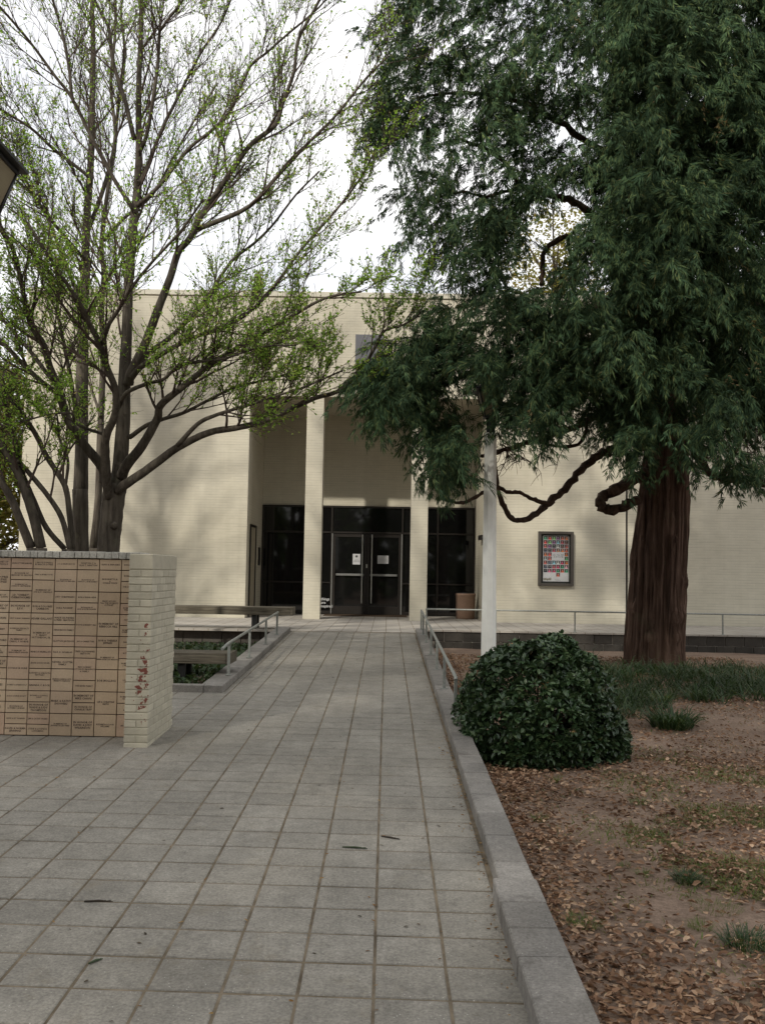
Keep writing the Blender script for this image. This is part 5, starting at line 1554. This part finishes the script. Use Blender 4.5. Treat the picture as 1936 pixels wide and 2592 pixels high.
# ------------------------------------------------------------------ trees behind the building and beyond its left end
m_far = leaf_mat('far_spring_leaves', [(0, (0.12, 0.125, 0.030)), (.6, (0.20, 0.185, 0.050)), (1, (0.27, 0.20, 0.075))], .6, .4)
m_far2 = leaf_mat('far_green_leaves', [(0, (0.06, 0.10, 0.022)), (.6, (0.105, 0.15, 0.034)), (1, (0.18, 0.19, 0.06))], .6, .4)
def far_tree(label, x, y, crown_z, rx, rz, nl, mat, size, seed):
    z0 = 0.2
    root = thing('tree', label, 'tree', (x, y, z0), 'trees beyond the building')
    q = random.Random(seed)
    mb = MB(); mb.tube([(0, 0, -.2), (.1, 0, crown_z * .5), (0, .1, crown_z + rz * .6)], [.28, .2, .05], 8)
    for k in range(26):
        a = q.uniform(0, 6.28); zz = crown_z + q.uniform(-.7, .5) * rz
        e = Vector((math.cos(a) * rx * q.uniform(.5, .95), math.sin(a) * rx * q.uniform(.5, .95), zz + rz * q.uniform(.1, .4)))
        s0 = Vector((.05, .05, zz - rz * .25))
        mb.tube([s0, s0.lerp(e, .5) + Vector((0, 0, .2)), e], [.09, .05, .015], 5, 0, False)
    mb.build('trunk', m_bark, root)
    P, Dv = [], []
    while len(P) < nl:
        v = Vector((q.gauss(0, 1), q.gauss(0, 1), q.gauss(0, 1))).normalized() * (q.random() ** .4)
        c = Vector((v.x * rx, v.y * rx, crown_z + v.z * rz))
        for j in range(14):
            P.append(tuple(c + Vector((q.gauss(0, .32), q.gauss(0, .32), q.gauss(0, .22))))); Dv.append((q.gauss(0, 1), q.gauss(0, 1), q.gauss(0, .6)))
    n = len(P)
    scatter('crown', SLEAF_V, SLEAF_F, np.array(P), frames(np.array(Dv), np.tile([0, 0, 1.0], (n, 1)), nrng.uniform(-1, 1, n)), nrng.uniform(.6, 1.2, n) * size, mat, root)
p = at(1195, 590, 46)
far_tree('yellow-green treetop showing above the roof behind the cedar', p.x, 46, p.z - 1.5, 3.2, 5.0, 8000, m_far, .19, 1)
p = at(10, 1000, 33)
far_tree('yellow-green tree just beyond the left end of the building', p.x - 1.2, 33, 5.0, 3.2, 4.2, 26000, m_far, .20, 2)
far_tree('green bushy tree low at the far left edge', p.x - 2.0, 30, 2.6, 2.8, 2.8, 26000, m_far2, .19, 3)

# ------------------------------------------------------------------ unseen trees added behind the viewpoint, placed and thinned to shade the walk
q = random.Random(63)
P, Dv, S = [], [], []
tw_ = MB()
for (x, y, h, rx) in ((-19, -9, 22, 4.0), (-14.5, -6, 22.5, 4.0), (-10.5, -9, 24, 4.2), (-5.5, -6.5, 24, 4.4), (-1.0, -9, 26, 4.6), (3.5, -7.5, 24, 4.4), (8.5, -9, 22, 4.4)):
    tw_.tube([(x, y, -.3), (x + .2, y, h * .4), (x, y + .2, h * .8)], [.4, .3, .1], 8)
    for k in range(1350):
        v = Vector((q.gauss(0, 1), q.gauss(0, 1), q.gauss(0, 1))).normalized() * (q.random() ** .38)
        P.append((x + v.x * rx, y + v.y * rx, h * .56 + v.z * h * .44)); Dv.append((q.gauss(0, 1), q.gauss(0, 1), q.gauss(0, .7))); S.append(q.uniform(.45, .85))
# a bare-limbed tree out to the left whose branches throw their shadows on the wall
lx, ly = -10.4, 16.5
tw_.tube([(lx, ly, -.3), (lx + .1, ly, 4), (lx + .3, ly, 8), (lx + .2, ly, 14)], [.28, .24, .18, .06], 8)
for k in range(70):
    a = q.uniform(0, 6.28); z0 = q.uniform(4, 12.5); L = q.uniform(2.2, 4.4) * (1.2 - z0 / 25)
    p_ = Vector((lx + .2, ly, z0)); pts_ = [p_]; d_ = Vector((math.cos(a), math.sin(a) * .7, 1.0)).normalized()
    for j in range(6):
        d_ = (d_ + Vector((q.gauss(0, .14), q.gauss(0, .14), q.gauss(.03, .1)))).normalized(); pts_.append(pts_[-1] + d_ * L / 6)
    r_ = q.uniform(.04, .10)
    tw_.tube(pts_, [r_ * (1 - .13 * j) for j in range(7)], 5, 0, False)
    for c in range(9):
        i_ = q.randrange(1, 6); e_ = (d_ + Vector((q.gauss(0, .7), q.gauss(0, .7), q.gauss(.1, .5)))).normalized()
        s0 = pts_[i_]; l2 = q.uniform(.5, 1.4)
        tw_.tube([s0, s0 + e_ * l2 * .5, s0 + e_ * l2 + Vector((0, 0, .12))], [.016, .011, .005], 3, 0, False)
for k in range(7000):  # low unseen leaf bank, added to darken the reflections in the glazing
    P.append((q.uniform(-45, 45), q.uniform(-32, -24), 6.5 * q.random())); Dv.append((q.gauss(0, 1), q.gauss(0, .4), q.gauss(0, 1))); S.append(q.uniform(.8, 1.7))
wood = tw_.build('shade_trees', m_bark); tag(wood, 'tall unseen trees added behind the viewpoint to shade the walk', 'shade_trees', kind='stuff')
n = len(P)
o = scatter('shade_tree_crowns', SLEAF_V, SLEAF_F, np.array(P), frames(np.array(Dv), np.tile([0, 0, 1.0], (n, 1)), nrng.uniform(-1, 1, n)), np.array(S), leaf_mat('shade_tree_leaves', [(0, (0.06, 0.10, 0.022)), (1, (0.14, 0.17, 0.05))], .7, 0.0), wood)
